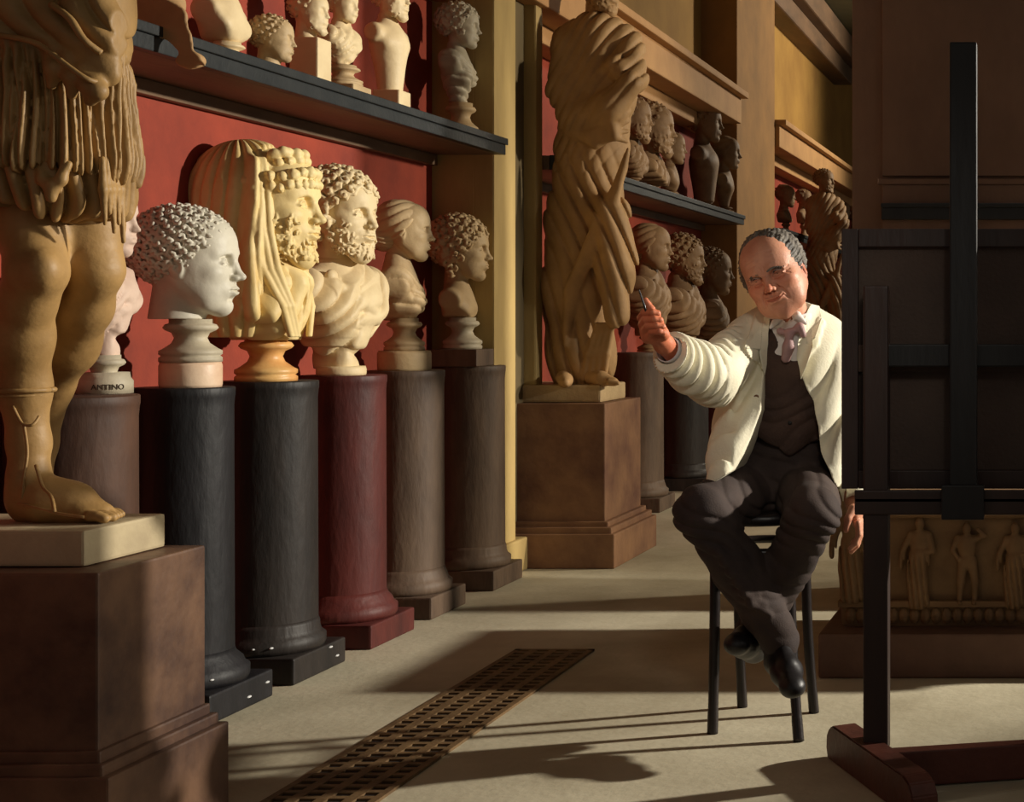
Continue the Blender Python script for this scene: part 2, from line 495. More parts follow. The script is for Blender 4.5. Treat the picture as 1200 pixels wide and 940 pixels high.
# ------------------------------------------------------------------ materials of the place
mat('wall_red', (120, 50, 38), (158, 66, 46), 2.2, .85, .25, 35)
mat('wall_ochre', (148, 110, 56), (170, 130, 66), 1.6, .9, .2, 30)
mat('wall_olive', (70, 66, 42), (92, 84, 52), 1.6, .9, .2, 30)
mat('pilaster', (156, 132, 86), (186, 160, 104), 3, .8, .2, 30, stretch=(1, 1, .3))
mat('pilaster_mid', (92, 80, 56), (116, 100, 70), 3, .85, .2, 30, stretch=(1, 1, .3))  # darker version of the pilaster colour, for its sunken mid strip
mat('pilaster_ochre', (140, 104, 62), (166, 122, 70), 2, .85, .2, 30)
mat('shelf', (84, 68, 54), (124, 96, 72), 3, .55, .25, 40, stretch=(1, .3, 1))
mat('shelf_edge', (26, 30, 32), (42, 44, 44), 5, .45, .2, 40)
mat('cornice', (170, 128, 84), (190, 146, 96), 3, .8, .15, 30)
mat('cornice_dark', (66, 52, 40), (84, 64, 46), 3, .8, .15, 30)
mat('ceiling', (86, 82, 54), (104, 98, 66), 2, .9, .1, 30)
mat('floor', (158, 148, 124), (196, 187, 162), 1.4, .62, .2, 40, spec=.3)
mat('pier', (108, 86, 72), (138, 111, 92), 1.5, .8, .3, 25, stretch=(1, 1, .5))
mat('iron', (92, 70, 46), (124, 98, 66), 8, .6, .3, 60, metallic=.3)
mat('pit_shade', (20, 14, 11), (34, 24, 18), 8, .9, 0)  # near-black standing in for the shade below the grating
mat('marble_white', (192, 186, 170), (216, 209, 190), 5, .5, .12, 50)
mat('marble_grey', (156, 146, 126), (204, 192, 166), 4, .55, .15, 50)
mat('marble_yellow', (212, 180, 116), (238, 216, 158), 3.5, .55, .15, 50)
mat('marble_cream', (204, 180, 138), (226, 206, 164), 4, .55, .15, 50)
mat('marble_pink', (200, 170, 152), (224, 198, 178), 4, .6, .15, 50)
mat('marble_dim', (168, 142, 106), (196, 170, 128), 4, .6, .2, 50)
mat('marble_rose', (206, 168, 138), (240, 214, 184), 4, .45, .1, 50)
mat('marble_orange', (200, 132, 70), (232, 190, 122), 5, .4, .1, 50)
mat('bronze_tan', (128, 98, 56), (174, 138, 86), 3.5, .55, .2, 40)
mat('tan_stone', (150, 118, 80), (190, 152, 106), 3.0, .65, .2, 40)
mat('tan_stone_dim', (112, 86, 60), (156, 124, 88), 3.0, .65, .2, 40)  # darker copy of tan_stone: dimness of the far bays put into colour
mat('col_brown', (46, 30, 24), (92, 62, 45), 4, .6, .3, 30, stretch=(1, 1, .35))
mat('col_black', (10, 10, 13), (34, 32, 35), 5, .55, .3, 40, stretch=(1, 1, .3))
mat('col_grey', (20, 18, 18), (50, 43, 39), 5, .55, .3, 40, stretch=(1, 1, .3))
mat('col_red', (56, 24, 23), (98, 42, 36), 5, .55, .3, 40, stretch=(1, 1, .3))
mat('col_taupe', (64, 50, 41), (108, 88, 71), 5, .6, .3, 40, stretch=(1, 1, .3))
mat('ped_red', (60, 40, 32), (116, 86, 64), 3.5, .5, .2, 30)
mat('ped_plinth', (150, 134, 106), (182, 166, 132), 4, .65, .2, 40)
mat('ped_two', (92, 60, 46), (138, 102, 72), 3, .6, .2, 30)
mat('letter', (60, 50, 40), (76, 62, 48), 9, .8, 0)
mat('speck', (196, 196, 196), (220, 220, 220), 9, .5, 0)

WX = -2.95       # face of the long red wall
AX = -2.76       # axis of the columns and the busts
def sY(px, X=AX): return (VX - px) / -X
def bust_axis(px): 
    s = sY(px); return F / s, s
def zpx(y, s): return CH - (y - VY) / s

def bust(px, base_z, plinth, socle_y, crown, chin, head, hair, torso, ya, m, label, group, hr=.0045, cs=1.0, wide=1.0, hx=0.0, ms=None, mp=None,
         name='marble_bust', socle_r=.085, lean=0.0, seed=1, X=None, tilt=0, dx=0.0):
    """all heights in px at the bust's own distance"""
    X = AX if X is None else X
    s = (VX - px) / -X; Y = F / s
    ax = np.array([X + dx, Y, 0.0])
    root = empty(name, (ax[0], Y, base_z), label, 'bust', group or 'busts on the near row of columns')
    ms = ms or m; mp = mp or ms
    z = base_z
    if plinth:
        kind, ptop, pr = plinth
        zt = zpx(ptop, s); zt = max(zt, z + .03)
        if kind == 'round':
            link('plinth', lathe((ax[0], Y, z), [(pr * .98, 0), (pr, .01), (pr, (zt - z) - .012), (pr * .96, zt - z)], 40), MATS[mp], root, True)
            root.children[-1].data.polygons.foreach_set('use_smooth', [len(p.vertices) == 4 for p in root.children[-1].data.polygons])
        else:
            link('plinth', box((ax[0] - pr, Y - pr, z), (ax[0] + pr, Y + pr, zt), .006), MATS[mp], root)
        z = zt
    zs = zpx(socle_y, s)
    if zs > z + .02:
        o = link('socle', socle_mesh((ax[0], Y, z), socle_r, zs - z), MATS[ms], root, True)
        z = zs
    zc, zh = zpx(crown, s), zpx(chin, s)
    h = (zc - zh); ze = (zc + zh) / 2
    R = yaw(ya) @ rot(tilt, 0, 0)
    hx3 = ax + np.array([hx, 0, ze])
    S = Field(hx3 - [.62 * h, .62 * h, (ze - z) if torso is None else 1.0 * h], hx3 + [.66 * h, .66 * h, .62 * h], hr)
    S.frame(R, hx3, h)
    if torso is None:
        face(S, neck=(0, -.12, -(ze - z) / h), neck_r=.22, **head)
    else:
        face(S, neck=(0, -.12, -.95), **head)
    if head.get('beard'): beard_on(S, seed + 3)
    link('head', S.mesh(), MATS[m], root)
    H = Field(hx3 - [.85 * h, .85 * h, min(1.0 * h + (.35 * h if hair is hair_wreath_veil else 0), ze - z)], hx3 + [.7 * h, .7 * h, .72 * h], hr)
    H.frame(R, hx3, h)
    hair(H)
    link('hair', H.mesh(), MATS[m], root)
    if torso is not None:
        sc = h * cs
        tz = ze - .5 * h + .58 * sc
        t3 = ax + np.array([hx * .5, 0, tz])
        T = Field(t3 - [.95 * sc, .95 * sc, tz - z + .01], t3 + [.95 * sc, .95 * sc, -.2 * sc], hr * 1.25)
        T.frame(yaw(ya - lean), t3, sc)
        torso(T, (z - tz) / sc, wide)
        link('drapery', T.mesh(), MATS[m], root)
    return root

def t_bare(T, bot, w):
    chest(T, 'male', w, 1.0, bot)
def t_female(T, bot, w):
    chest(T, 'female', w, 1.0, bot)
    def d(x, y, z):
        r = np.sqrt(x * x + (z + .55) ** 2)
        m = np.clip((r - .42) * 12, 0, 1)
        return m * (.03 + .028 * pleat(r * 40 + 2.5 * np.sin(x * 5), 1.4))
    T.disp(d, .06)
def t_toga(T, bot, w, seed=0):
    chest(T, 'male', w, 1.1, bot)
    def d(x, y, z):
        t = (x * .85 + z * .55)
        r = np.sqrt((x - .25) ** 2 + (z + .45) ** 2)
        m = np.clip((r - .36) * 10, 0, 1)
        f1 = pleat(r * 24 + 2 * np.sin(4 * x + seed) + 1.2 * np.sin(7 * z), 1.5)
        f2 = pleat(t * 30 + 2.2 * np.sin(5 * z + seed), 1.5)
        a = 1 / (1 + np.exp(-(x - .05) * 18))
        return m * (.05 + .045 * (f1 * (1 - a) + f2 * a))
    T.disp(d, .09)
    # cloak bunched over the far shoulder and falling down the front
    for i in range(7):
        u = i / 6
        T.chain([(-.52 + .10 * u, -.28 + .05 * u, -.76), (-.45 + .14 * u, .10 + .02 * u, -.80 - .05 * u), (-.28 + .18 * u, .26, -1.1 - .05 * u), (-.10 + .16 * u, .20, max(-1.6, bot + .1))], [.06, .06, .055, .045], .035)
    for i in range(5):
        u = i / 4
        T.chain([(.55 - .05 * u, -.2, -.80), (.38 - .10 * u, .16, -.90 - .08 * u), (.05 - .2 * u, .27, -1.08 - .12 * u), (-.30, .24, -1.22 - .12 * u)], [.05, .055, .05, .045], .035)
    T.ell((.36, .13, -.83), (.085, .06, .085), .01)                   # round clasp on the shoulder
def t_tall(T, bot, w):
    chest(T, 'male', w, 1.0, bot)
    T.cap((0, -.05, -1.2), (0, -.03, bot), .40, .26, .2)
def t_veil(T, bot, w):
    chest(T, 'male', w, 1.0, bot)
    T.cap((0, -.02, -.9), (0, .02, bot), .42, .24, .2)
    def d(x, y, z):
        m = np.clip((-.66 - z) * 8, 0, 1)
        return m * .045 * pleat(x * 26 + 2.6 * (z + .8) * np.sign(x) * 2 + 1.5 * np.sin(z * 5), 1.5)
    T.disp(d, .08)
    T.chain([(-.30, .05, -.50), (-.13, .24, -.80), (0, .30, -1.12), (.0, .28, bot + .06)], [.05, .05, .05, .04], .03)
    T.chain([(.30, .05, -.50), (.13, .24, -.80), (0, .30, -1.10)], [.05, .05, .05], .03)
    T.chain([(.38, .0, -.55), (.24, .22, -.90), (.12, .27, -1.25), (.10, .2, bot + .05)], [.045, .05, .045, .035], .03)
    T.chain([(-.38, .0, -.55), (-.24, .22, -.90), (-.12, .27, -1.25), (-.10, .2, bot + .05)], [.045, .05, .045, .035], .03)

def hair_wreath_veil(S):
    """curls, a double wreath and a long veil drawn over the back of the head"""
    # veil
    S.ell((0, -.22, .12), (.42, .50, .48), 0)
    S.cap((0, -.30, .0), (0, -.30, -.95), .40, .46, .15)
    S.chain([(.30, .02, .35), (.37, .05, 0), (.37, .02, -.45), (.40, .0, -.95)], [.07, .075, .09, .12], .08)
    S.chain([(-.30, .02, .35), (-.37, .05, 0), (-.37, .02, -.45), (-.40, .0, -.95)], [.07, .075, .09, .12], .08)
    S.cut(lambda x, y, z: np.maximum(y - .07 + .10 * np.clip(z, 0, 1), np.minimum(y + .02, .31 - np.abs(x))), .03)
    S.ell((0, .16, -.34), (.26, .30, .46), .03, '-')
    S.disp(lambda x, y, z: .018 * pleat(np.arctan2(x, y + .3) * 22 + 1.6 * np.sin(z * 4), 1.4), .06)
    for sx in (-1, 1):
        for dx, dy in ((0, 0), (-.035, .05), (.04, -.05)):
            S.chain([(sx * (.30 + dx * .3), .03 + dy * .4, .40), (sx * (.375 + dx), .05 + dy, .12), (sx * (.375 + dx), .07 + dy, -.25), (sx * (.34 + dx), .12 + dy, -.60), (sx * (.26 + dx), .24 + dy * .5, -.95), (sx * (.16 + dx), .27 + dy * .3, -1.25)], [.022, .030, .034, .038, .036, .028], .012)
    # curls peeping out, wreath of flowers and a ribbon over the brow
    rd = random.Random(4)
    S.ell((0, -.05, .25), (.325, .35, .28), 0)
    for row, (zz, rr, n, lift) in enumerate([(.20, .045, 22, .0), (.30, .055, 17, .02), (.42, .05, 13, .0)]):
        for i in range(n):
            a = -1.9 + 3.8 * i / (n - 1)
            rx = .345 * math.sqrt(max(.1, 1 - ((zz - .13) / .42) ** 2)) + .02 + lift
            ry = .42 * math.sqrt(max(.1, 1 - ((zz - .13) / .42) ** 2)) + .02 + lift
            p = np.array([rx * math.sin(a), -.04 + ry * math.cos(a), zz - .10 * (1 - math.cos(a)) + rd.uniform(-.012, .012)])
            S.ell(p, rr * rd.uniform(.8, 1.15), .008)
            for j in range(3):
                t = rd.uniform(0, 6)
                S.ell(p + rr * .75 * np.array([math.cos(t), .3, math.sin(t)]), rr * .45, .006)
    for i in range(16):
        a = rd.uniform(-1.4, 1.4); S.ell((.24 * math.sin(a), .02 + .26 * math.cos(a), .46 + rd.uniform(-.02, .03)), rd.uniform(.035, .06), .012)
    for sx in (-1, 1):
        S.chain([(sx * .30, .10, .02), (sx * .285, .13, -.12), (sx * .27, .12, -.22)], .045, .02)

# ------------------------------------------------------------------ columns and the five lit busts (plus the one behind the warrior)
def column(px, m, label, r=.148, base=.18, cap=False, ztop=1.01, rb=None, specks=0, hb=.09, X=None):
    X = AX if X is None else X
    s = (VX - px) / -X; Y = F / s
    root = empty('column_pedestal', (X, Y, 0), label, 'pedestal', 'round column pedestals along the wall')
    prof = [(r * 1.0, hb + .08), (r, hb + .1), (r * .985, ztop - .06), (r * 1.0, ztop - .03), (r * 1.01, ztop - .025), (r * 1.01, ztop - .003), (r * 1.0, ztop)]
    o = link('shaft', lathe((X, Y, 0), prof, 56), MATS[m], root, True)
    b = lathe((X, Y, 0), [(base * .97, hb), (base * 1.0, hb + .015), (base * 1.0, hb + .04), (base * .93, hb + .05), (base * .9, hb + .065), (r * 1.03, hb + .085), (r, hb + .1)], 56)
    link('torus_base', b, MATS[m], root, True)
    link('base_slab', box((X - base, Y - base, 0), (X + base, Y + base, hb), .008), MATS[m], root)
    if specks:
        rd = random.Random(specks)
        for i in range(5):
            a = rd.uniform(-2.2, -.3); rr = base * rd.uniform(.95, 1.0)
            c = Vector((X + rr * math.cos(a), Y + rr * math.sin(a), hb + .03))
            if i % 2: c = Vector((X + base, Y + rd.uniform(-.8, .8) * base, rd.uniform(.03, .08)))
            bm = bmesh.new(); r_ = bmesh.ops.create_icosphere(bm, subdivisions=2, radius=1.0)
            for v in r_['verts']: v.co = Vector((v.co.x * .006, v.co.y * .012, v.co.z * .004)) + c
            link('pale_fleck', frombm(bm), MATS['speck'], root)
    return root
GP = None
column(84, 'col_brown', 'brown round column pedestal behind the leg of the armoured warrior statue', .162, .18)
column(215, 'col_black', 'glossy black round column pedestal under the large curly young head', .142, .185, specks=3)
column(313, 'col_grey', 'dark grey round column pedestal under the veiled bearded bust', .160, .185, specks=5)
column(403, 'col_red', 'dark red round column pedestal under the bearded bust in a clasped cloak', .150, .19)
column(476, 'col_taupe', 'grey brown round column pedestal under the bust of a woman with a bun', .150, .18)
column(549, 'col_taupe', 'grey brown round column pedestal next to the tall pilaster, last of the near row', .160, .185)

b0 = bust(122, 1.01, None, 416, 215, 300, dict(greek=True), lambda S: curly(S, 90, seed=11), t_toga, 5, 'marble_pink',
     'pinkish draped bust half hidden behind the warrior statue, on a lettered socle', None, .006, 1.0, .66, ms='marble_grey', socle_r=.062, seed=2)
s0 = sY(122)
# lettered base of that bust
z0 = 1.01
link('lettered_base', lathe((AX, F / s0, z0), [(.073, 0), (.073, .035), (.066, .045), (.064, .06)], 40), MATS['marble_grey'], b0, True)
def text_mesh(txt, size, M, ex=.001):
    c = bpy.data.curves.new('t', 'FONT'); c.body = txt; c.size = size; c.extrude = ex; c.align_x = 'CENTER'; c.align_y = 'CENTER'
    o = bpy.data.objects.new('t', c); COL.objects.link(o)
    dg = bpy.context.evaluated_depsgraph_get(); me = bpy.data.meshes.new_from_object(o.evaluated_get(dg))
    bpy.data.objects.remove(o); me.transform(M); return me
th = math.radians(-50)
me = text_mesh('ANTINO', .022, Matrix.Identity(4))
for v in me.vertices:                                   # wrap the letters round the drum
    a = th + v.co.x / .0735
    r_ = .0735 + v.co.z
    v.co = Vector((AX + r_ * math.cos(a), F / s0 + r_ * math.sin(a), z0 + .019 + v.co.y))
link('lettering', me, MATS['letter'], [c for c in b0.children if c.name.startswith('lettered_base')][0])

bust(216, 1.01, ('round', 424, .088), 374, 247, 368, dict(greek=True), lambda S: curly(S, 330, .050, 1, rough_c=.0165, cap=(.35, .44, .37), hairline=.20), None, 14,
     'marble_white', 'large white marble head of a curly haired youth in profile on a round socle', None, .0027, ms='marble_grey', mp='marble_rose', socle_r=.088, seed=1, dx=.02)
bust(312, 1.01, None, 395, 178, 303, dict(greek=True, beard=True), hair_wreath_veil, t_veil, 5,
     'marble_yellow', 'yellowish bearded bust wearing a long veil and flower wreath on an orange socle', None, .0029, .86, .66, ms='marble_orange', socle_r=.098, seed=3, hx=.02)
bust(400, 1.01, ('round', 429, .088), 425, 204, 300, dict(greek=False, beard=True), lambda S: volume_hair(S, 5, .39, -.3, 170), t_toga, -10,
     'marble_cream', 'cream bust of a curly bearded man in a cloak clasped at the shoulder', None, .0029, 1.06, .86, seed=4, socle_r=.06)
bust(474, 1.01, ('round', 411, .105), 373, 236, 305, dict(greek=True, female=True), lambda S: straight_hair(S), t_female, 20,
     'marble_dim', 'tan bust of a woman with smooth hair gathered in a low bun', None, .0036, 1.0, .92, ms='marble_dim', socle_r=.08, seed=5)
bust(542, 1.01, ('square', 409, .105), 372, 258, 328, dict(greek=True), lambda S: volume_hair(S, 8, .40, -.42, 150), t_bare, 10,
     'marble_dim', 'tan bust of a youth with thick curls, nearest to the pilaster', None, .0042, .82, .9, ms='marble_grey', mp='col_taupe', socle_r=.085, seed=6)
# ------------------------------------------------------------------ the room
def struct(name, me, m):
    o = link(name, me, MATS[m]); recenter(o); o['kind'] = 'structure'; return o
H_C = 4.67
struct('floor', box((-3.2, -1.5, -.12), (3.2, 24, 0)), 'floor')
def multi(*boxes, bev=0.0):
    bm = bmesh.new()
    for lo, hi in boxes: bm_box(bm, lo, hi, bev)
    return frombm(bm)
# long left wall: red between the ledges, ochre above
struct('wall_left', box((WX - .2, 1.5, 0), (WX, 24, 2.86)), 'wall_red')
struct('wall_left_upper', box((WX - .2, 1.5, 2.86), (WX, 24, H_C)), 'wall_ochre')
struct('ceiling', box((-3.2, 1.5, H_C), (3.2, 24, H_C + .15)), 'ceiling')
struct('wall_back', box((-3.2, 24, 0), (3.2, 24.2, H_C)), 'wall_ochre')
# pilasters
def pilaster(name, y0, y1, m):
    me = multi(((WX - .05, y0, 0), (-2.66, y1, H_C)), ((WX - .05, y0 - .02, 0), (-2.64, y1 + .02, .16)), bev=.012)
    return struct(name, me, m)
struct('trim_1', multi(((WX - .05, 7.14, 0), (-2.75, 7.80, H_C)), ((-2.76, 7.14, 0), (-2.66, 7.42, H_C)), ((-2.76, 7.70, 0), (-2.66, 7.80, H_C)), ((WX - .05, 7.12, 0), (-2.64, 7.82, .16)), bev=.01), 'pilaster')
struct('trim_7', box((-2.749, 7.422, .165), (-2.72, 7.698, H_C - .01), .004), 'pilaster_mid')
pilaster('trim_2', 12.40, 14.0, 'pilaster_ochre')
# ledges high on the wall
struct('trim_3', multi(((WX - .03, 1.5, 2.80), (-2.62, 12.38, 3.0)), ((WX - .03, 1.5, 3.0), (-2.56, 12.38, 3.05)), ((WX - .03, 1.5, 2.70), (-2.80, 12.38, 2.80)), bev=.01), 'cornice')
struct('trim_4', multi(((WX - .03, 14.02, 2.80), (-2.62, 24, 3.0)), ((WX - .03, 14.02, 3.0), (-2.56, 24, 3.05)), ((WX - .03, 14.02, 2.70), (-2.80, 24, 2.80)), bev=.01), 'cornice')
struct('trim_5', multi(((WX - .03, 14.02, 4.20), (-2.72, 19.5, 4.40)), ((WX - .03, 14.02, 4.40), (-2.60, 19.5, 4.66)), bev=.02), 'shelf')
# pier in front of the side windows
PX0, PX1, PY0, PY1 = -.905, .02, 6.45, 7.05
s_ = F / PY0
def zz(y): return CH - (y - VY) / s_
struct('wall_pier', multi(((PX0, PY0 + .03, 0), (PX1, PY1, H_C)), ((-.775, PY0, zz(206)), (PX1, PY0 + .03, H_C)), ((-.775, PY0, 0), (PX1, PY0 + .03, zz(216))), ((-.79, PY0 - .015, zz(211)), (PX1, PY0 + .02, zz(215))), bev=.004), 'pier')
struct('trim_6', multi(((-.775, PY0 - .035, zz(258)), (PX1, PY0 - .002, zz(241))), ((-.775, PY0 - .05, zz(244)), (PX1, PY0 - .002, zz(239))), bev=.004), 'shelf_edge')

# long shelves, each a thing
def wall_shelf(y0, y1, label):
    r = empty('wall_shelf', (-2.8, (y0 + y1) / 2, 1.98), label, 'shelf')
    link('shelf_board', box((WX + .001, y0, 1.985), (-2.635, y1, 2.058), .004), MATS['shelf'], r)
    link('edge_moulding', multi(((-2.634, y0, 1.985), (-2.60, y1, 2.06)), ((-2.60, y0, 2.03), (-2.588, y1, 2.06)), bev=.003), MATS['shelf_edge'], r)
    link('support_rail', box((WX + .001, y0, 1.935), (WX + .035, y1, 1.984), .004), MATS['shelf'], r)
    return r
wall_shelf(2.2, 7.12, 'long dark shelf carrying small busts above the five lit busts')
wall_shelf(7.82, 12.38, 'dark shelf beyond the near pilaster crowded with small dim busts')
wall_shelf(14.02, 19.0, 'far dark shelf behind the ochre pilaster with tiny busts')

# floor grating
GX0, GX1, GY0, GY1 = -2.03, -1.74, 3.2, 5.66
g = empty('floor_grating', ((GX0 + GX1) / 2, (GY0 + GY1) / 2, 0), 'long rusty cast iron heating grating let into the pale floor', 'grating')
link('grating_frame', multi(((GX0, GY0, 0), (GX0 + .02, GY1, .008)), ((GX1 - .02, GY0, 0), (GX1, GY1, .008)), ((GX0, GY0, 0), (GX1, GY0 + .02, .008)), ((GX0, GY1 - .02, 0), (GX1, GY1, .008))), MATS['iron'], g)
bm = bmesh.new()
for i in range(1, 4):
    x = GX0 + (GX1 - GX0) * i / 4; bm_box(bm, (x - .014, GY0 + .02, .002), (x + .014, GY1 - .02, .0078))
n = int((GY1 - GY0) / .05)
for j in range(1, n):
    y = GY0 + (GY1 - GY0) * j / n; bm_box(bm, (GX0 + .02, y - .011, .002), (GX1 - .02, y + .011, .0072))
link('lattice', frombm(bm), MATS['iron'], g)
link('pit_shade_sheet', box((GX0 + .01, GY0 + .01, 0.0002), (GX1 - .01, GY1 - .01, .002)), MATS['pit_shade'], g)  # flat sheet on the floor, shade of the holes put into its colour
# ------------------------------------------------------------------ busts on the shelves and in the farther bays
ZS = 2.06
nohair = lambda S: curly(S, 90, .055, 3)
def fine(r=.0055): return r
G1 = 'small busts on the shelf above the lit busts'
bust(266, ZS, None, 50, -95, -12, dict(greek=True), lambda S: curly(S, 60, seed=21), t_bare, 5, 'marble_cream',
     'pale bust on a round turned socle, first on the near shelf, its head cropped', G1, .008, .9, .68, socle_r=.062)
bust(321, ZS, None, 79, 20, 72, dict(greek=True), lambda S: curly(S, 120, seed=22), None, 12, 'marble_dim',
     'small tan head without shoulders on the near shelf beside the tall white block', G1, .0042, socle_r=.03, X=-2.70)
bust(364, ZS, ('square', 46, .052), 46, -10, 38, dict(greek=True, beard=True), lambda S: curly(S, 70, seed=23), None, 0, 'marble_cream',
     'small bearded head on a tall square white block on the near shelf', G1, .006)
bust(402, ZS, ('square', 101, .075), 77, -14, 27, dict(greek=True), lambda S: curly(S, 80, seed=24), t_toga, -5, 'marble_cream',
     'cream draped bust on a stepped square base, right of the tall white block', G1, .0055, 1.05, .85, ms='marble_dim', socle_r=.07)
bust(459, ZS, ('square', 107, .055), 104, -26, 22, dict(greek=True, beard=True), lambda S: curly(S, 80, seed=25), t_tall, -5, 'marble_cream',
     'tall cream bare chested bust reaching the picture top on a small square base', G1, .0055, 1.05, .85, seed=8)
bust(540, ZS, None, 121, 7, 56, dict(greek=True, female=True), lambda S: volume_hair(S, 12, .38, -.2, 110), t_female, 10, 'marble_grey',
     'grey bust of a woman in pleated dress, last on the near shelf', G1, .0045, 1.0, .95, ms='marble_dim', socle_r=.075)

G2 = 'small busts on the second shelf'
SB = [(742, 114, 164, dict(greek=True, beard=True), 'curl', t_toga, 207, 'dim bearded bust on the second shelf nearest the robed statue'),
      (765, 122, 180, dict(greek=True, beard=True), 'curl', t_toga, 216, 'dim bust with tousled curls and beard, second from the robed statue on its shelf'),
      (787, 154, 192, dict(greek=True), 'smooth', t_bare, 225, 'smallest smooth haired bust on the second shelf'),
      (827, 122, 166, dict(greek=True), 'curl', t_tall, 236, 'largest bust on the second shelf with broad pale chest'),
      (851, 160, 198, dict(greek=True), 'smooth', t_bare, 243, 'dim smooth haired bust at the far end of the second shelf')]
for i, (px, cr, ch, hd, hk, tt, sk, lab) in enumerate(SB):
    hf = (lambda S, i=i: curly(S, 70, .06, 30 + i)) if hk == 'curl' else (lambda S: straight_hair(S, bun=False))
    bust(px, ZS, None, sk, cr, ch, hd, hf, tt, 5 + 4 * (i % 3), 'tan_stone_dim', lab, G2, .0075, .95, 1.0 if i == 3 else .8, socle_r=.06, seed=i, X=-2.66 if i == 4 else None)
G3 = 'busts on columns beyond the robed statue'
column(748, 'col_taupe', 'brown round column pedestal just behind the robed statue base', .16, .19)
column(803, 'col_grey', 'dark grey column pedestal behind the raised hand of the seated man', .165, .19)
column(838, 'col_red', 'dark red column pedestal behind the elbow of the seated man', .165, .19)
bust(763, 1.01, None, 392, 263, 317, dict(greek=True, female=True), lambda S: straight_hair(S), t_toga, 5, 'tan_stone_dim',
     'dim stone bust with a smooth cap of hair behind the raised hand', G3, .006, 1.15, .95, socle_r=.09)
bust(803, 1.01, None, 392, 278, 330, dict(greek=True, beard=True), lambda S: curly(S, 110, .06, 41, cap=(.38, .47, .42)), t_toga, 5, 'tan_stone_dim',
     'dim stone bust with a full beard, middle of three behind the raised hand', G3, .006, 1.25, .95, socle_r=.09, seed=4)
bust(835, 1.01, None, 396, 292, 345, dict(greek=False), lambda S: curly(S, 160, .045, 42, cap=(.335, .43, .375), rough_c=.016), t_toga, 20, 'tan_stone_dim',
     'dim stone bust in profile nearest to the ochre pilaster', G3, .006, 1.0, .9, socle_r=.09, seed=5)
G4 = 'tiny busts on the far shelf'
for i, (px, cr, ch, lab) in enumerate([(921, 217, 243, 'tiny dim bust on the far shelf just right of the ochre pilaster'),
                                       (942, 222, 244, 'tiny dim bust left of the far shrouded statue'),
                                       (987, 236, 258, 'tiny dim bust right of the far shrouded statue'),
                                       (1003, 246, 264, 'tiny dim bust on the far shelf beside the dark pier')]):
    bust(px, ZS, None, ch + 18, cr, ch, dict(greek=True), lambda S: curly(S, 40, .07, 50), t_bare, 0, 'tan_stone_dim', lab, G4, .012, 1.0, .8, socle_r=.05)

# weathered fragment lying over the edge of the near shelf
def SP(px, py, X):
    s = (VX - px) / -X
    return np.array([X, F / s, CH - (py - VY) / s])
S = Field(SP(130, 90, -2.75) - [.16, .02, .02], SP(235, -10, -2.5) + [.12, .05, .05], .005)
S.chain([SP(132, 12, -2.66), SP(165, 16, -2.62), SP(195, 22, -2.58)], [.05, .055, .05], .02)
S.chain([SP(195, 24, -2.57), SP(205, 45, -2.54), SP(214, 62, -2.52)], [.05, .036, .034], .03)
S.ell(SP(221, 70, -2.52), (.04, .05, .026), .01)
for i in range(4):
    a = SP(209 + 7.5 * i, 70, -2.485); S.chain([a, a + [.016, .0, -.012], a + [.024, 0, -.034]], [.014, .013, .007], .001)
S.chain([SP(170, 10, -2.64), SP(196, 5, -2.62)], [.05, .055], .03)
S.disp(lambda x, y, z: .006 * nz3(x, y, z, 60), .04)
fr = empty('sculpture_fragment', SP(175, 24, -2.62), 'weathered clawed foot fragment of pale sculpture hanging over the near shelf edge', 'sculpture', None)
link('clawed_foot', S.mesh(), MATS['tan_stone'], fr)
# ------------------------------------------------------------------ pedestals of the statues
ped = empty('statue_pedestal', (-2.46, 3.58, 0), 'big square reddish brown stone pedestal under the armoured warrior statue', 'pedestal')
link('shaft', box((-2.86, 3.37, .25), (-2.125, 3.79, .665), .006), MATS['ped_red'], ped)
link('base_moulding', multi(((-2.92, 3.335, .0), (-2.08, 3.815, .225)), ((-2.90, 3.345, .2), (-2.10, 3.805, .25)), ((-2.88, 3.36, .24), (-2.115, 3.795, .275)), bev=.006), MATS['ped_red'], ped)
w1 = empty('warrior_statue', (-2.46, 3.58, .667), 'tan stone statue of a warrior in pleated tunic and greaves, cropped by the left edge', 'statue')
link('plinth_block', box((-2.84, 3.44, .667), (-2.20, 3.75, .748), .007), MATS['ped_plinth'], w1)
Z1 = .748
# legs
S = Field((-2.62, 3.28, .73), (-2.08, 3.95, 1.62), .0042)
kneeA, ankA = P(43, 318, 3.49), P(34, 560, 3.60)
S.chain([P(45, 205, 3.58), P(38, 265, 3.55), kneeA, P(33, 350, 3.52), P(26, 395, 3.56), P(28, 455, 3.60), P(34, 520, 3.61), ankA], [.078, .074, .058, .054, .060, .052, .040, .037], .03)
S.ell(P(50, 316, 3.45), (.030, .028, .038), .03)                      # knee cap
S.ell(P(22, 385, 3.63), (.05, .05, .12), .04)                        # calf
hl = np.array(ankA); hl[2] = Z1 + .03
S.chain([ankA, hl + [-.01, .02, .0]], [.042, .038], .03)
toe = P(120, 600, 3.60); toe[2] = Z1 + .020
mid = P(92, 590, 3.60); mid[2] = Z1 + .034
S.chain([hl + [0, 0, .02], hl + [.05, -.01, .018], mid, toe], [.045, .046, .038, .022], .03)
S.ell(P(74, 580, 3.60), (.055, .042, .032), .03)
S.ell(toe + [-.02, 0, 0], (.035, .052, .018), .02)
for i in range(5):
    b = toe + np.array([.0, -.044 + .021 * i, -.002]); e = b + np.array([.040 - .006 * abs(i - 1), -.002, -.006])
    S.chain([b, (b + e) / 2 + [0, 0, .003], e], [.0135 - .0008 * i, .0125 - .0008 * i, .0115 - .0008 * i], .0005)
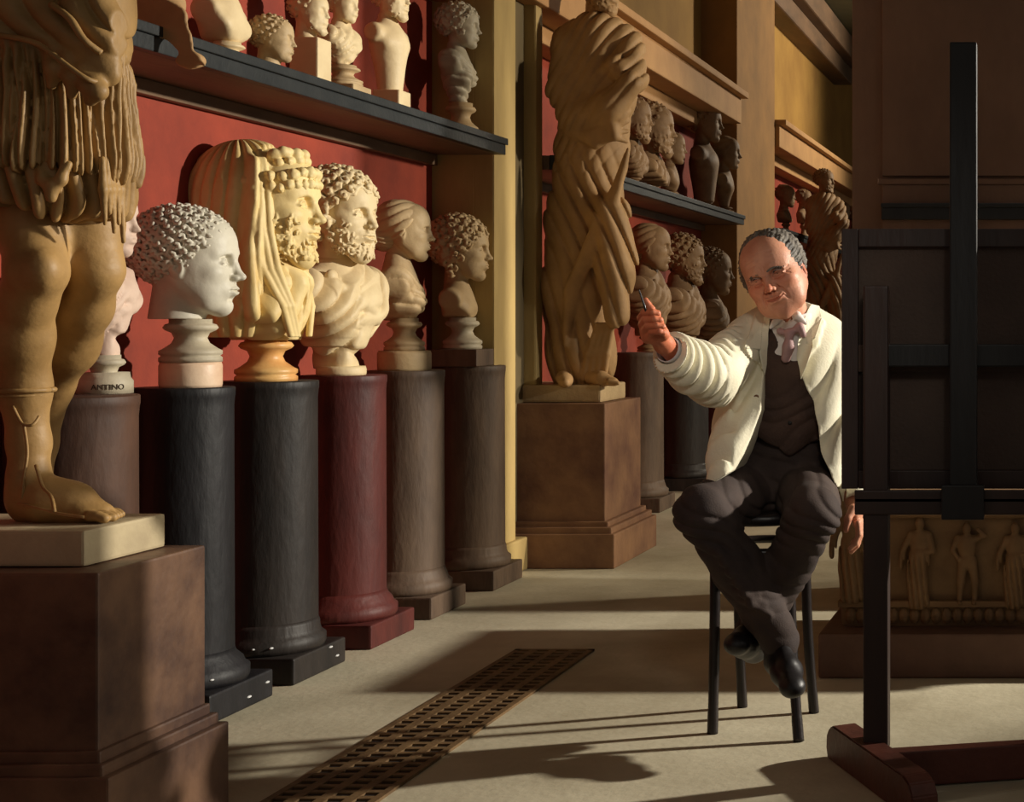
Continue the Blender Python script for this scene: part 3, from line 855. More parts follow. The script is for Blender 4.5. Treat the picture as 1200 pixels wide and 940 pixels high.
# the other leg bent back behind
kneeB = P(112, 316, 3.63)
S.chain([P(88, 205, 3.62), P(100, 262, 3.64), kneeB, P(98, 360, 3.69), P(78, 408, 3.76), P(60, 452, 3.82)], [.082, .076, .055, .058, .060, .045], .03)
S.ell(P(86, 375, 3.76), (.055, .06, .10), .04)
S.chain([P(60, 452, 3.82), P(46, 520, 3.86), P(40, 585, 3.84)], [.045, .036, .035], .03)
legs = link('legs', S.mesh(), MATS['bronze_tan'], w1)
# greave edge, straps of the sandals
bm = bmesh.new()
def ringpts(c, r, tilt=0, n=20, a0=0, a1=2 * PI, ry=None):
    ry = ry or r
    return [np.array(c) + [r * math.cos(a0 + (a1 - a0) * i / n), ry * math.sin(a0 + (a1 - a0) * i / n), tilt * math.cos(a0 + (a1 - a0) * i / n)] for i in range(n + 1)]
bm_tube(bm, ringpts(P(28, 457, 3.60), .060), .0065, 8)
bm_tube(bm, ringpts(P(26, 463, 3.60), .058), .004, 8)
link('greave_rim', frombm(bm), MATS['bronze_tan'], legs, True)
bm = bmesh.new()
bm_tube(bm, spline([P(15, 476, 3.55), P(26, 496, 3.55), P(38, 498, 3.55), P(46, 488, 3.57)], 5), .0035, 6)
bm_tube(bm, spline([P(28, 498, 3.552), P(32, 530, 3.56), P(28, 560, 3.55), P(26, 585, 3.545)], 5), .0035, 6)
bm_tube(bm, spline([P(42, 545, 3.56), P(50, 570, 3.545), P(60, 582, 3.52), P(64, 600, 3.49)], 5), .004, 6)
bm_tube(bm, spline([P(22, 590, 3.55), P(45, 596, 3.51), P(70, 602, 3.49), P(98, 606, 3.478)], 5), .0035, 6)
link('sandal_straps', frombm(bm), MATS['bronze_tan'], legs, True)
# tunic
cT = P(58, 100, 3.56)
S = Field((-2.75, 3.25, 1.42), (-2.12, 3.92, 2.16), .0036)
S.chain([P(45, -60, 3.56), P(52, 20, 3.56), P(58, 70, 3.56)], [.19, .165, .145], .05)
S.chain([P(58, 70, 3.56), P(64, 185, 3.57)], [.140, .160], .03)
S.cut(lambda x, y, z: (zz1 - z) + .012 * np.sin(x * 60) + .05 * (x - cT[0]) * -1.0, .01) if False else None
zz1 = P(60, 192, 3.5)[2]
S.cut(lambda x, y, z: zz1 - z - .14 * (x - cT[0]) * -1 * -1 + .010 * np.sin(30 * x) * np.sin(24 * y), .008)
def pl(x, y, z):
    a = np.arctan2(y - cT[1], x - cT[0])
    m = np.clip((P(0, 50, 3.5)[2] - z) * 14 - 2.6 * 0, 0, 1)
    return m * (.010 * pleat(a * 34 + 2.2 * np.sin(z * 9 + a * 3) + .8 * np.sin(z * 21), 2.2) + .007 * pleat(a * 57 + 1.5 * np.sin(z * 13 + a * 5) + 1, 1.3) + .007 * np.sin(a * 9 + 2))
S.disp(pl, .05)
# under layer with swags
T = Field((-2.75, 3.25, 1.24), (-2.05, 3.92, 1.70), .0040)
T.chain([P(62, 170, 3.58), P(66, 215, 3.58)], [.145, .150], .03)
zz2 = P(60, 243, 3.5)[2]
T.cut(lambda x, y, z: zz2 - z + .018 * np.sin(26 * x + 1) , .01)
T.cut(lambda x, y, z: z - (zz1 + .06), .01)
T.disp(lambda x, y, z: .005 * np.sin(70 * x + 30 * z) + .016 * pleat(np.arctan2(y - cT[1], x - cT[0]) * 22 + 3 * np.sin(z * 16) + 9 * np.abs(x - P(62, 200, 3.45)[0]) * 0, 1.6), .05)
for i in range(3):
    T.chain([P(42 + 5 * i, 192, 3.44), P(50, 206 + 3 * i, 3.43), P(60, 232 - 8 * i, 3.425), P(72, 208 + 2 * i, 3.43), P(82 - 4 * i, 192, 3.44)], [.006, .008, .009, .008, .006], .010)
for i in range(5):                                               # hanging strips of cloth at the side
    T.chain([P(120 + 4 * i, 186, 3.50 + .02 * i), P(121 + 5 * i, 222, 3.49 + .02 * i), P(123 + 5.4 * i, (262, 250, 272, 262, 284)[i], 3.50 + .02 * i)], [.007, .010, .005], .006)
link('tunic_underlayer', T.mesh(), MATS['bronze_tan'], w1)
# blouse over the belt, scalloped
for i, (x, y, r) in enumerate([(12, 26, .05), (40, 22, .055), (68, 30, .055), (92, 52, .05), (112, 70, .046), (122, 40, .05), (100, 15, .06), (126, 84, .030)]):
    S.ell(P(x, y, 3.44), (r, r * .8, r * 1.15), .02)
S.disp(lambda x, y, z: np.clip((z - P(0, 75, 3.5)[2]) * 18, 0, 1) * .008 * pleat(x * 90 + 5 * np.sin(z * 14) + z * 50, 1.5), .04)
for i, (x0, y0, x1, y1) in enumerate([(62, 62, 60, 100), (80, 70, 84, 112), (98, 84, 104, 118), (112, 96, 108, 118)]):
    S.chain([P(x0, y0, 3.415), P((x0 + x1) / 2 + 4, (y0 + y1) / 2, 3.41), P(x1, y1, 3.42)], [.018, .020, .010], .012)
tun = link('tunic', S.mesh(), MATS['bronze_tan'], w1)
bm = bmesh.new()
bm_tube(bm, spline([P(-25, 40, 3.40), P(10, 43, 3.385), P(45, 52, 3.378), P(80, 78, 3.372), P(105, 94, 3.385), P(130, 98, 3.45)], 6), .0065, 8)
bm_tube(bm, spline([P(60, 5, 3.385), P(82, 22, 3.375), P(98, 46, 3.375), P(118, 62, 3.40)], 6), .008, 8)
link('belt_cord', frombm(bm), MATS['bronze_tan'], tun, True)

# ------------------------------------------------------------------ the robed statue
ped2 = empty('statue_pedestal', (-2.62, 7.92, 0), 'square stone pedestal with a bright right side under the tall robed statue', 'pedestal')
link('shaft', box((-2.93, 7.60, .20), (-2.285, 8.24, .806), .006), MATS['ped_two'], ped2)
link('base_moulding', multi(((-2.945, 7.52, 0), (-2.215, 8.30, .17)), ((-2.94, 7.54, .15), (-2.235, 8.28, .20)), ((-2.935, 7.57, .19), (-2.26, 8.26, .225)), bev=.008), MATS['ped_two'], ped2)
w2 = empty('robed_statue', (-2.55, 7.92, .807), 'tall statue wrapped in a long tan robe on the square pedestal beside the near pilaster', 'statue')
link('plinth_block', box((-2.82, 7.68, .807), (-2.33, 8.12, .895), .012), MATS['marble_dim'], w2)
def Q(px, py, Y=7.9): return P(px, py, Y)
S = Field((-2.92, 7.50, .88), (-2.12, 8.28, 2.95), .0058)
S.chain([Q(700, 48), Q(702, 110), Q(694, 175), Q(684, 260), Q(680, 340), Q(682, 415), Q(684, 446)], [.150, .165, .165, .175, .180, .150, .130], .08)
S.chain([Q(668, 48), Q(732, 50)], [.085, .085], .06)
S.chain([Q(664, 55, 7.84), Q(662, 105, 7.80), Q(678, 140, 7.76), Q(715, 128, 7.70), Q(738, 98, 7.70)], [.075, .080, .085, .075, .06], .05)
S.chain([Q(738, 60, 7.86), Q(742, 92, 7.80), Q(722, 78, 7.74)], [.07, .06, .05], .05)
S.chain([Q(716, 250, 7.74), Q(722, 310, 7.72), Q(722, 370, 7.72)], [.09, .085, .06], .06)
def robe(x, y, z):
    u = x - (-2.50); w_ = z - 1.7
    up = 1 / (1 + np.exp(-(z - 2.02) * 22))
    f1 = pleat((u * .92 + w_ * .34) * 88 + 2.4 * np.sin(w_ * 5 + y * 4) + y * 18, 1.6)      # long falling folds
    f2 = pleat((u * .70 - w_ * .45) * 135 + 2.0 * np.sin(u * 12) + y * 14, 1.6)                # folds across the wrapped arms
    return (.0095 + .004 * np.sin(w_ * 6 + u * 8)) * (f1 * (1 - up) + .62 * f2 * up)
S.disp(robe, .06)
# big overfolds thrown round the waist
for i in range(5):
    S.chain([Q(664 + 3 * i, 152 + 2 * i, 7.72), Q(690 + 2 * i, 158 + 3 * i, 7.69), Q(716 + i, 140 + 5 * i, 7.68), Q(738 - i, 118 + 12 * i, 7.74)], [.012, .018, .018, .011], .02)
for i in range(6):
    S.chain([Q(736 - 2 * i, 175 + 8 * i, 7.72), Q(722 - 5 * i, 235 + 6 * i, 7.685), Q(695 - 6 * i, 300 + 8 * i, 7.69), Q(672 - 2 * i, 345 + 12 * i, 7.72)], [.009, .014, .013, .008], .025)
for i in range(4):
    S.chain([Q(700 + 6 * i, 380, 7.74), Q(690 + 7 * i, 415, 7.74), Q(684 + 8 * i, 444, 7.75)], [.012, .018, .014], .015)
zb = .893
S.cut(lambda x, y, z: zb - z, .004)
link('robe', S.mesh(), MATS['tan_stone'], w2)
S = Field((-2.70, 7.5, .88), (-2.2, 8.1, 1.1), .005)
fb = Q(694, 440, 7.76); fb[2] = .93
S.chain([fb, fb + [.06, -.04, -.006], fb + [.13, -.07, -.020]], [.04, .036, .022], .02)
for i in range(5): S.chain([fb + [.11, -.085 + .018 * i, -.018], fb + [.155 - .006 * i, -.088 + .019 * i, -.026]], [.013, .011], .005)
fb = Q(660, 440, 7.72); fb[2] = .93
S.chain([fb, fb + [.03, -.06, -.010], fb + [.05, -.11, -.020]], [.036, .034, .020], .02)
link('feet', S.mesh(), MATS['tan_stone'], w2)
S = Field((-2.75, 7.7, 2.6), (-2.2, 8.15, 3.35), .006)
hx = Q(702, -14); S.frame(yaw(-25), hx, .26)
face(S, beard=True); beard_on(S)
link('head', S.mesh(), MATS['tan_stone'], w2)
S = Field((-2.8, 7.6, 2.6), (-2.2, 8.2, 3.3), .007); S.frame(yaw(-25), hx, .26); curly(S, 110)
link('hair', S.mesh(), MATS['tan_stone'], w2)

# the far shrouded statue is of the same kind: copied with its parts
def copy_thing(o, loc, sc, rz, label, group=None, m_=None):
    c = o.copy(); COL.objects.link(c); c.location = loc; c.scale = (sc,) * 3; c.rotation_euler = (0, 0, rz); c['label'] = label
    for ch in list(o.children):
        d = ch.copy(); COL.objects.link(d); d.parent = c
        if m_: d.data = d.data.copy(); d.data.materials[0] = MATS[m_]
    return c
copy_thing(w2, (-2.50, 15.1, .807), .84, .15, 'far dim robed statue behind the head of the seated man', m_='tan_stone_dim')  # same stone, its darker copy stands in for the dim far bay
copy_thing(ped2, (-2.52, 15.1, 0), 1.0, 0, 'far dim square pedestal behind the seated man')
# ------------------------------------------------------------------ sarcophagus with figures
mat('sarc', (98, 74, 50), (132, 102, 70), 4, .7, .25, 45)
mat('slab', (84, 60, 48), (112, 84, 68), 2.5, .7, .25, 30)
mat('easel_wood', (44, 32, 28), (62, 44, 37), 5, .45, .2, 40, stretch=(1, 1, .2))
mat('easel_red', (70, 38, 29), (94, 50, 38), 5, .5, .2, 40)
mat('easel_dark', (24, 23, 23), (36, 33, 31), 5, .45, .2, 40, stretch=(1, 1, .2))
mat('canvas_back', (66, 54, 48), (86, 70, 60), 2.5, .8, .3, 90)
YF = 5.36
sar = empty('stone_sarcophagus', (-.2, 5.75, 0), 'brown stone sarcophagus carved with standing figures on a low slab behind the easel', 'sarcophagus')
link('base_slab', box((-.845, 5.22, 0), (.62, 6.25, .153), .01), MATS['slab'], sar)
bm = bmesh.new()
bm_box(bm, (-.775, YF, .235), (.50, 6.12, .60), .01)
bm_box(bm, (-.80, YF - .03, .53), (.52, 6.14, .625), .018, seg=3)
bm_box(bm, (-.795, YF - .035, .222), (.52, 6.14, .245), .006)
link('chest', frombm(bm), MATS['sarc'], sar)
bm = bmesh.new()
bm_box(bm, (-.785, YF - .012, .152), (.51, 6.13, .225), .01)
n = 34
for i in range(n):                                              # leaf moulding along the foot
    x = -.77 + 1.26 * (i + .5) / n
    r = bmesh.ops.create_uvsphere(bm, u_segments=10, v_segments=6, radius=1)
    for v in r['verts']: v.co = Vector((x + v.co.x * .020, YF - .014 + v.co.y * .016, .192 + v.co.z * .030))
link('foot_moulding', frombm(bm), MATS['sarc'], sar, False)
def fig(name, px, ytop, ybot, pose, Y=YF - .012, sc=1.0, flip=1):
    s = F / Y; a = P(px, ytop, Y); b = P(px, ybot, Y); h = a[2] - b[2]
    S = Field(a - [.55 * h, .07, 1.05 * h], a + [.55 * h, .05, .05 * h], .0032)
    S.frame(np.eye(3) * np.array([1, 1, 1]), (a[0], Y, b[2]), h)
    f = flip
    S.ell((0, -.03, .93), (.055, .06, .07), 0)
    S.cap((0, -.02, .86), (0, -.02, .82), .035, .04, .03)
    S.chain([(-.10, -.01, .80), (.10, -.01, .80)], .045, .04)
    S.ell((0, -.02, .70), (.115, .07, .14), .04)
    S.ell((f * .015, -.02, .53), (.10, .07, .09), .05)
    if pose == 'nude':
        S.chain([(-.05, -.02, .52), (-.07, -.05, .28), (-.09, -.02, .03)], [.065, .048, .03], .03)
        S.chain([(.06, -.02, .52), (.10, -.02, .28), (.10, -.02, .03)], [.065, .048, .03], .03)
        S.chain([(.12, -.01, .80), (.22, -.03, .84), (.14, -.05, .92)], [.035, .03, .025], .02)
        S.chain([(-.12, -.01, .80), (-.17, -.03, .66), (-.10, -.07, .56)], [.035, .03, .025], .02)
    else:
        S.chain([(-.02, -.02, .55), (-.02, -.03, .3), (-.01, -.02, .04)], [.11, .115, .12], .04)
        S.chain([(.11, -.01, .79), (.15, -.05, .62), (.02, -.08, .60)], [.04, .035, .025], .02)
        S.chain([(-.11, -.01, .79), (-.19, -.03, .62), (-.22, -.04, .44)], [.04, .035, .03], .02)
        S.disp(lambda x, y, z: np.clip((.62 - z) * 8, 0, 1) * .016 * pleat(x * 95 + z * 10, 1.4), .03)
    for fx in (-.08, .09): S.ell((fx, -.05, .025), (.04, .06, .03), .02)
    link(name, S.mesh(), MATS['sarc'], sar)
fig('carved_figure', 1078, 606, 708, 'robe')
fig('carved_figure', 1133, 612, 708, 'nude')
fig('carved_figure', 1190, 612, 708, 'robe')
fig('carved_figure', 1000, 585, 700, 'robe', YF - .02)
fig('carved_figure', 1240, 612, 708, 'nude')

# ------------------------------------------------------------------ easel
ea = empty('studio_easel', (-.35, 4.15, 0), 'tall dark wooden studio easel with a canvas on it at the right', 'easel')
YP = 4.10
a = P(1027.5, 335, YP); b = P(1027.5, 900, YP)
link('post', box((a[0] - .033, YP - .03, .075), (a[0] + .033, YP + .03, a[2]), .006), MATS['easel_wood'], ea)
link('post', box((.16, YP + .05, .075), (.226, YP + .11, 1.31), .006), MATS['easel_wood'], ea)
# sled foot, rounded toe
bm = bmesh.new()
A = np.array([-.635, 4.29, 0]); B = np.array([-.345, 3.74, 0]); d = (B - A) / np.linalg.norm(B - A); n_ = np.array([-d[1], d[0], 0])
prof = [(0.0, 0.0), (-.012, .03), (-.008, .065), (.012, .088), (.04, .10), (.56, .10), (.60, .088), (.622, .06), (.625, .0)]
fr_ = [bm.verts.new(A + d * u + n_ * .035 + np.array([0, 0, v])) for u, v in prof]
bk_ = [bm.verts.new(A + d * u - n_ * .035 + np.array([0, 0, v])) for u, v in prof]
bm.faces.new(fr_); bm.faces.new(bk_[::-1])
for i in range(len(prof)):
    j = (i + 1) % len(prof); bm.faces.new((fr_[j], fr_[i], bk_[i], bk_[j]))
bmesh.ops.bevel(bm, geom=[e for e in bm.edges], offset=.004, segments=2, affect='EDGES')
link('foot', frombm(bm), MATS['easel_red'], ea)
link('foot', box((.155, 3.80, 0), (.225, 4.45, .10), .008), MATS['easel_red'], ea)
link('lower_beam', bar((-.475, 4.01, .050), (.17, 4.16, .050), .05, .092, .005), MATS['easel_red'], ea)
link('crossbar', box((-.49, YP - .005, 1.095), (.17, YP + .035, 1.155), .004), MATS['easel_dark'], ea)
m0 = P(1113, 50, 4.07); m1 = P(1145, 600, 4.07)
link('mast', box((m0[0], 4.055, m1[2]), (m1[0], 4.095, m0[2]), .005), MATS['easel_dark'], ea)
t0 = P(1003, 575, 4.09); t1 = P(1040, 602, 4.09)
tray = link('canvas_tray', multi(((t0[0], 4.06, t1[2]), (.20, 4.25, t0[2] - .015)), ((t0[0], 4.06, t0[2] - .03), (.20, 4.075, t0[2] + .004)), bev=.004), MATS['easel_wood'], ea)
link('tray_latch', multi(((m0[0] - .02, 4.035, t1[2] - .01), (m1[0] + .02, 4.058, t0[2] + .02)), bev=.004), MATS['easel_dark'], tray)
# the canvas standing on it, seen from behind
cv = empty('stretched_canvas', (-.2, 4.20, t0[2] - .014), 'large dark canvas standing on the easel, its wooden stretcher towards us', 'canvas')
YC = 4.165
c0 = P(986, 268, YC); c1 = P(986, 573, YC); XR = .26
link('canvas_cloth', box((c0[0] + .004, YC + .022, c1[2]), (XR - .004, YC + .030, c0[2]), .002), MATS['canvas_back'], cv)
def cb(x0, z0, x1, z1, nm='stretcher_bar'): return link(nm, box((x0, YC, z0), (x1, YC + .021, z1), .003), MATS['easel_wood'], cv)
cb(c0[0], c1[2], c0[0] + .045, c0[2]); cb(XR - .045, c1[2], XR, c0[2])
cb(c0[0] + .046, c0[2] - .05, XR - .046, c0[2]); cb(c0[0] + .046, c1[2], XR - .046, c1[2] + .05)
k0 = P(1045, 404, YC); k1 = P(1045, 436, YC)
link('cross_brace', box((c0[0] + .046, YC, k1[2]), (XR - .046, YC + .021, k0[2]), .003), MATS['canvas_back'], cv)
# ------------------------------------------------------------------ stool
mat('stool_wood', (24, 20, 20), (40, 32, 30), 6, .35, .1, 50)
mat('skin', (186, 124, 98), (212, 154, 124), 14, .5, .12, 160, attr='Tone', sub=.08)
mat('hairgrey', (60, 54, 50), (122, 114, 104), 40, .6, .3, 120, stretch=(1, 1, .5))
mat('coat', (222, 214, 188), (238, 232, 208), 3, .85, .15, 140)
mat('vest', (58, 42, 36), (78, 58, 48), 8, .85, .25, 160)
mat('trousers', (46, 36, 34), (66, 52, 46), 6, .85, .15, 220)
mat('shirt', (206, 200, 196), (226, 220, 214), 6, .8, .1, 120)
mat('tie', (140, 108, 108), (170, 136, 134), 12, .6, .15, 120)
mat('shoe', (22, 20, 22), (34, 30, 30), 6, .42, .1, 60)
mat('eye_white', (168, 150, 138), None, 5, .25, 0)
mat('iris', (40, 30, 26), None, 5, .2, 0)
mat('button', (110, 70, 40), None, 5, .4, 0)
mat('button_dark', (24, 20, 18), None, 5, .35, 0)
mat('pencil', (30, 26, 26), None, 5, .4, 0)
SX, SY, SZ = -.925, 4.66, .655
st = empty('wooden_stool', (SX, SY, 0), 'dark bentwood stool with splayed legs under the seated man', 'stool')
link('seat', lathe((SX, SY, SZ - .04), [(.17, 0), (.19, .006), (.195, .02), (.19, .036), (.17, .04), (.10, .036), (.001, .034)], 48), MATS['stool_wood'], st, True)
feet = [P(835, 860, 4.53), P(936, 869, 4.445), P(870, 829, 4.84), P(954, 835, 4.77)]
tops = [(-.115, -.11), (.105, -.13), (-.10, .12), (.11, .11)]
for f, t in zip(feet, tops):
    tp = np.array([SX + t[0], SY + t[1], SZ - .035])
    f = np.array([f[0], f[1], .0])
    mid = tp * .45 + f * .55; mid[:2] += (tp[:2] - f[:2]) * .22
    k2 = tp * .15 + f * .85; k2[:2] += (tp[:2] - f[:2]) * .10
    link('leg', tube(spline([tp, mid, k2, f], 7), [.0155] * 12 + [.0150] * 4 + [.016] * 6, 12), MATS['stool_wood'], st, True)
hz = .535
link('ring_brace', tube([np.array([SX + .002 + .145 * math.cos(a), SY + .145 * math.sin(a), hz]) for a in [2 * PI * i / 40 for i in range(41)]], .0125, 10), MATS['stool_wood'], st, True)

# ------------------------------------------------------------------ the seated man
man = empty('person', (SX, SY, SZ), 'seated grey haired person in a white coat, dark waistcoat and trousers, holding up a pencil', 'person')
fwd = np.array([-.115, -.98, -.13]); fwd /= np.linalg.norm(fwd)
up = np.array([-.37, 0.0, .93]); up -= fwd * (up @ fwd); up /= np.linalg.norm(up)
rt = np.cross(fwd, up)
RH = np.stack([rt, fwd, up], 1)
HC = P(909, 321, 4.50); HS = .252
neckb = P(931, 392, 4.60)
nl = RH.T @ (neckb - HC) / HS
Hd = Field(HC - [.17, .17, .20], HC + [.17, .17, .16], .0017)
Hd.frame(RH, HC, HS)
face(Hd, greek=False, squint=True, smile=True, female=True, fat=1.05, neck=tuple(nl), neck_r=.20)
Hd.ell((.0, .20, -.36), (.17, .15, .10), .10)                     # soft chin and jowls
for sx in (-1, 1): Hd.ell((sx * .17, .17, -.30), (.085, .10, .09), .08)

# joints
shR, elR, wrR = P(876, 402, 4.60), P(838, 438, 4.38), P(787, 412, 4.19)
shL, elL, wrL = P(968, 402, 4.68), P(977, 500, 4.74), P(999, 583, 4.60)
hipR, knR, anR = P(886, 570, 4.66), P(823, 600, 4.31), P(914, 750, 4.42)
hipL, knL, anL = P(943, 570, 4.72), P(953, 602, 4.34), P(884, 742, 4.54)
B = Field((-1.20, 4.02, .22), (-.55, 4.92, 1.30), .009)
B.ell(P(924, 440, 4.62), (.14, .095, .18), 0)
B.ell(P(918, 530, 4.66), (.125, .10, .14), .06)
B.cap(neckb, neckb + [0, 0, -.06], .06, .07, .04)
B.chain([shR, shL], .055, .04)
B.chain([shR, elR, wrR], [.05, .042, .028], .03)
B.chain([shL, elL, wrL], [.05, .042, .028], .03)
B.chain([hipR, knR, anR], [.08, .055, .038], .04)
B.chain([hipL, knL, anL], [.08, .055, .038], .04)
# right hand: a fist with the thumb up along the pencil
_a = P(730, 440, 4.1); _b = P(805, 335, 4.1)
HR = Field((_a[0], 3.98, _a[2]), (_b[0], 4.24, _b[2]), .0014)
HR.cap(wrR, P(778, 403, 4.15), .026, .026, .0)
HR.chain([P(778, 403, 4.15), P(769, 391, 4.105), P(763, 382, 4.10)], [.027, .026, .024], .01)
HR.ell(P(758, 388, 4.115), (.018, .024, .034), .012)
for i, (x0, x1, y) in enumerate([(756, 773, 366.5), (757.5, 776, 374.5), (760, 779, 382), (765, 780, 389)]):
    r = [.0098, .0100, .0096, .0086][i]
    kn = P(x0 - 5, y + 6, 4.105); p1 = P(x0 - 1, y, 4.052); p2 = P((x0 + x1) / 2, y - .5, 4.036); p3 = P(x1 - 3, y + 1, 4.044); p4 = P(x1 - 2, y + 3, 4.078)
    HR.chain([kn, p1], [r * 1.1, r * 1.02], .006); HR.chain([p1, p2, p3], [r * 1.02, r, r * .98], .0008); HR.chain([p3, p4], [r * .98, r * .85], .002)
HR.chain([P(777, 392, 4.10), P(770, 376, 4.070), P(763, 362.5, 4.050), P(756.5, 352, 4.046)], [.018, .0125, .0102, .0078], .004)
# left hand hanging relaxed
HL = Field(P(1003, 590, 4.6) - [.10, .14, .16], P(1003, 590, 4.6) + [.10, .10, .08], .0022)
d = (wrL - elL) / np.linalg.norm(wrL - elL)
hc = wrL + d * .055
HL.cap(wrL - d * .03, wrL + d * .03, .026, .027)
HL.ell(hc, (.018, .038, .046), .015)
for i in range(4):
    b = hc + d * .03 + np.array([.0, -.030 + .019 * i, .0]); L = [.034, .040, .038, .030][i]
    p1 = b + np.array([.004, -.002, -L]); p2 = p1 + np.array([-.008, -.004, -L * .7]); p3 = p2 + np.array([-.016, -.002, -L * .45])
    HL.chain([b, p1, p2, p3], [.0100, .0092, .0085, .0075], .003)
tb = hc + np.array([-.006, -.036, .018])
HL.chain([tb, tb + np.array([-.012, -.020, -.028]), tb + np.array([-.016, -.024, -.060])], [.014, .0110, .0090], .006)
body = nets([Hd.arrays(), B.arrays(), HR.arrays(), HL.arrays()])
n_v = len(body.vertices); co_ = np.empty(n_v * 3, np.float32); body.vertices.foreach_get('co', co_); co_ = co_.reshape(-1, 3)
lc = (co_ - HC) @ RH / HS
tone = np.ones((n_v, 4), np.float32)
def blob(c, r, col, amt):
    g = amt * np.exp(-(((lc - np.array(c)) / np.array(r)) ** 2).sum(1))[:, None]
    tone[:, :3] = tone[:, :3] * (1 - g) + np.array(col) * g
for sx in (-1, 1):
    blob((sx * .18, .27, -.12), (.12, .14, .09), (1.0, .62, .52), .75)
    blob((sx * .13, .33, -.06), (.09, .08, .03), (.95, .6, .5), .6)
    blob((sx * .33, -.02, -.06), (.05, .1, .12), (1.0, .60, .50), .7)
blob((0, .46, -.14), (.07, .08, .07), (1.0, .60, .50), .8)
blob((0, .38, -.266), (.11, .07, .030), (.80, .42, .38), .85)
blob((0, .25, -.40), (.24, .22, .11), (.84, .80, .76), .7)
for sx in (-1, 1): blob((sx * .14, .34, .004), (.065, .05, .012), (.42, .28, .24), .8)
blob((0, .36, -.21), (.12, .08, .03), (.88, .80, .76), .5)
far = np.abs(lc).max(1) > 1.2
hnd = far & (co_[:, 1] < 4.2)
tone[hnd, :3] = (1.0, .66, .52)
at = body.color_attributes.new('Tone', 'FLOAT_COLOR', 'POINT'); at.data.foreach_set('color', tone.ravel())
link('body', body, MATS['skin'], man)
# eyes
for sx in (-1, 1):
    c = HC + HS * (RH @ np.array([sx * .132, .2700, -.003])); r = .0765 * HS
    bm = bmesh.new(); bmesh.ops.create_uvsphere(bm, u_segments=32, v_segments=20, radius=1.0)
    g = np.array([.20, .97, -.10]); g /= np.linalg.norm(g)
    for v in bm.verts:
        q = RH @ np.array(v.co); v.co = Vector(c + r * np.array([q[0], q[1], q[2]]))
    gd = Vector(RH @ g)
    for f_ in bm.faces:
        dd = (f_.calc_center_median() - Vector(c)).normalized().dot(gd)
        f_.material_index = 1 if dd > .84 else 0
    eo = link('eye', frombm(bm), MATS['eye_white'], man, True); eo.data.materials.append(MATS['iris'])
# hair: a grey fringe round a bald front
S = Field(HC - .20, HC + .20, .0026); S.frame(RH, HC, HS)
S.ell((0, -.075, .14), (.368, .445, .398), 0)
S.ell((.300, .02, .0), (.05, .085, .13), .04); S.ell((.325, -.01, .04), (.075, .12, .22), .04); S.ell((-.300, .02, .0), (.05, .085, .13), .04)
S.ell((0, .43, .20), (.262, .42, .34), .04, '-')
S.cut(lambda x, y, z: (y * 1.0 - .03) * 1.2 - .70 * z - .13, .03)
S.cut(lambda x, y, z: -.30 - z + .25 * y, .03)
for sx in (-1, 1): S.ell((sx * .345, -.0, -.08), (.07, .08, .13), .01, '-')
S.disp(lambda x, y, z: .007 * pleat(np.arctan2(x, z + .1) * 34 + 9 * y + 3 * np.sin(9 * y + 4 * z), 1.3) + .006 * pleat(np.arctan2(x, z + .1) * 71 + 14 * y + 2 * np.sin(15 * y), 1.2) + .010 * nz3(x, y, z, 16), .05)
rd = random.Random(5)
for i in range(34):                                               # wisps
    a = rd.uniform(-1.35, 1.35)
    p = np.array([.345 * math.sin(a), .02 + rd.uniform(-.08, .06), .14 + .375 * math.cos(a)])
    S.chain([p + [0, -.05, -.0], p, p + [rd.uniform(-.03, .03), .05, rd.uniform(-.01, .02)]], [.02, .016, .006], .012)
link('hair', S.mesh(), MATS['hairgrey'], man)
S = Field(HC - .17, HC + .17, .0022); S.frame(RH, HC, HS)
for sx in (-1, 1):
    for i in range(9):
        t = i / 8; x = sx * (.05 + .16 * t)
        p = np.array([x, .396 - .085 * t ** 1.7, .052 + .022 * math.sin(PI * min(1, t * 1.1)) - .02 * t])
        S.cap(p, p + [sx * .022, .006, .008], .014, .008, .004)
link('eyebrows', S.mesh(), MATS['hairgrey'], man)
# pencil in the raised fist: held, a thing of its own
pe = link('pencil', tube([P(749, 340, 4.040), P(755, 358, 4.036), P(758, 368, 4.040)], [.0018, .0032, .0032], 8), MATS['pencil'])
recenter(pe); top(pe, 'thin dark pencil held upright against the thumb of the raised fist', 'pencil')

# trousers
S = Field((-1.26, 4.12, .24), (-.56, 4.98, .92), .0046)
S.ell(P(915, 560, 4.70), (.155, .135, .115), 0)
S.ell(P(920, 528, 4.665), (.143, .122, .09), .05)
S.chain([hipR, (hipR + knR) / 2 + [0, 0, .0], knR], [.090, .084, .072], .03)
S.chain([hipL, (hipL + knL) / 2 + [0, 0, .0], knL], [.090, .084, .072], .03)
S.chain([knR, knR * .6 + anR * .4 + [-.0, .015, 0], anR], [.072, .070, .058], .02)
S.chain([knL, knL * .6 + anL * .4 + [.0, .015, 0], anL], [.072, .068, .056], .02)
S.disp(lambda x, y, z: .0045 * pleat(z * 120 + x * 95 + 3 * np.sin(x * 22 + y * 9) + 2.2 * np.sin(z * 30), 1.6) * (.4 + .6 * np.exp(-((z - .66) / .10) ** 2)) + .004 * nz3(x, y, z, 50), .03)
for i in range(6):
    t = .35 + .1 * i
    a = hipR * (1 - t) + knR * t
    S.chain([a + [-.05, -.045, .055], a + [.01, -.085, .03], a + [.05, -.07, -.03]], [.006, .011, .006], .015)
    a = knR * (1 - t * .8) + anR * t * .8
    S.chain([a + [-.06, -.03, .02], a + [0, -.072, -.0], a + [.05, -.04, -.035]], [.005, .009, .005], .015)
link('trousers', S.mesh(), MATS['trousers'], man)
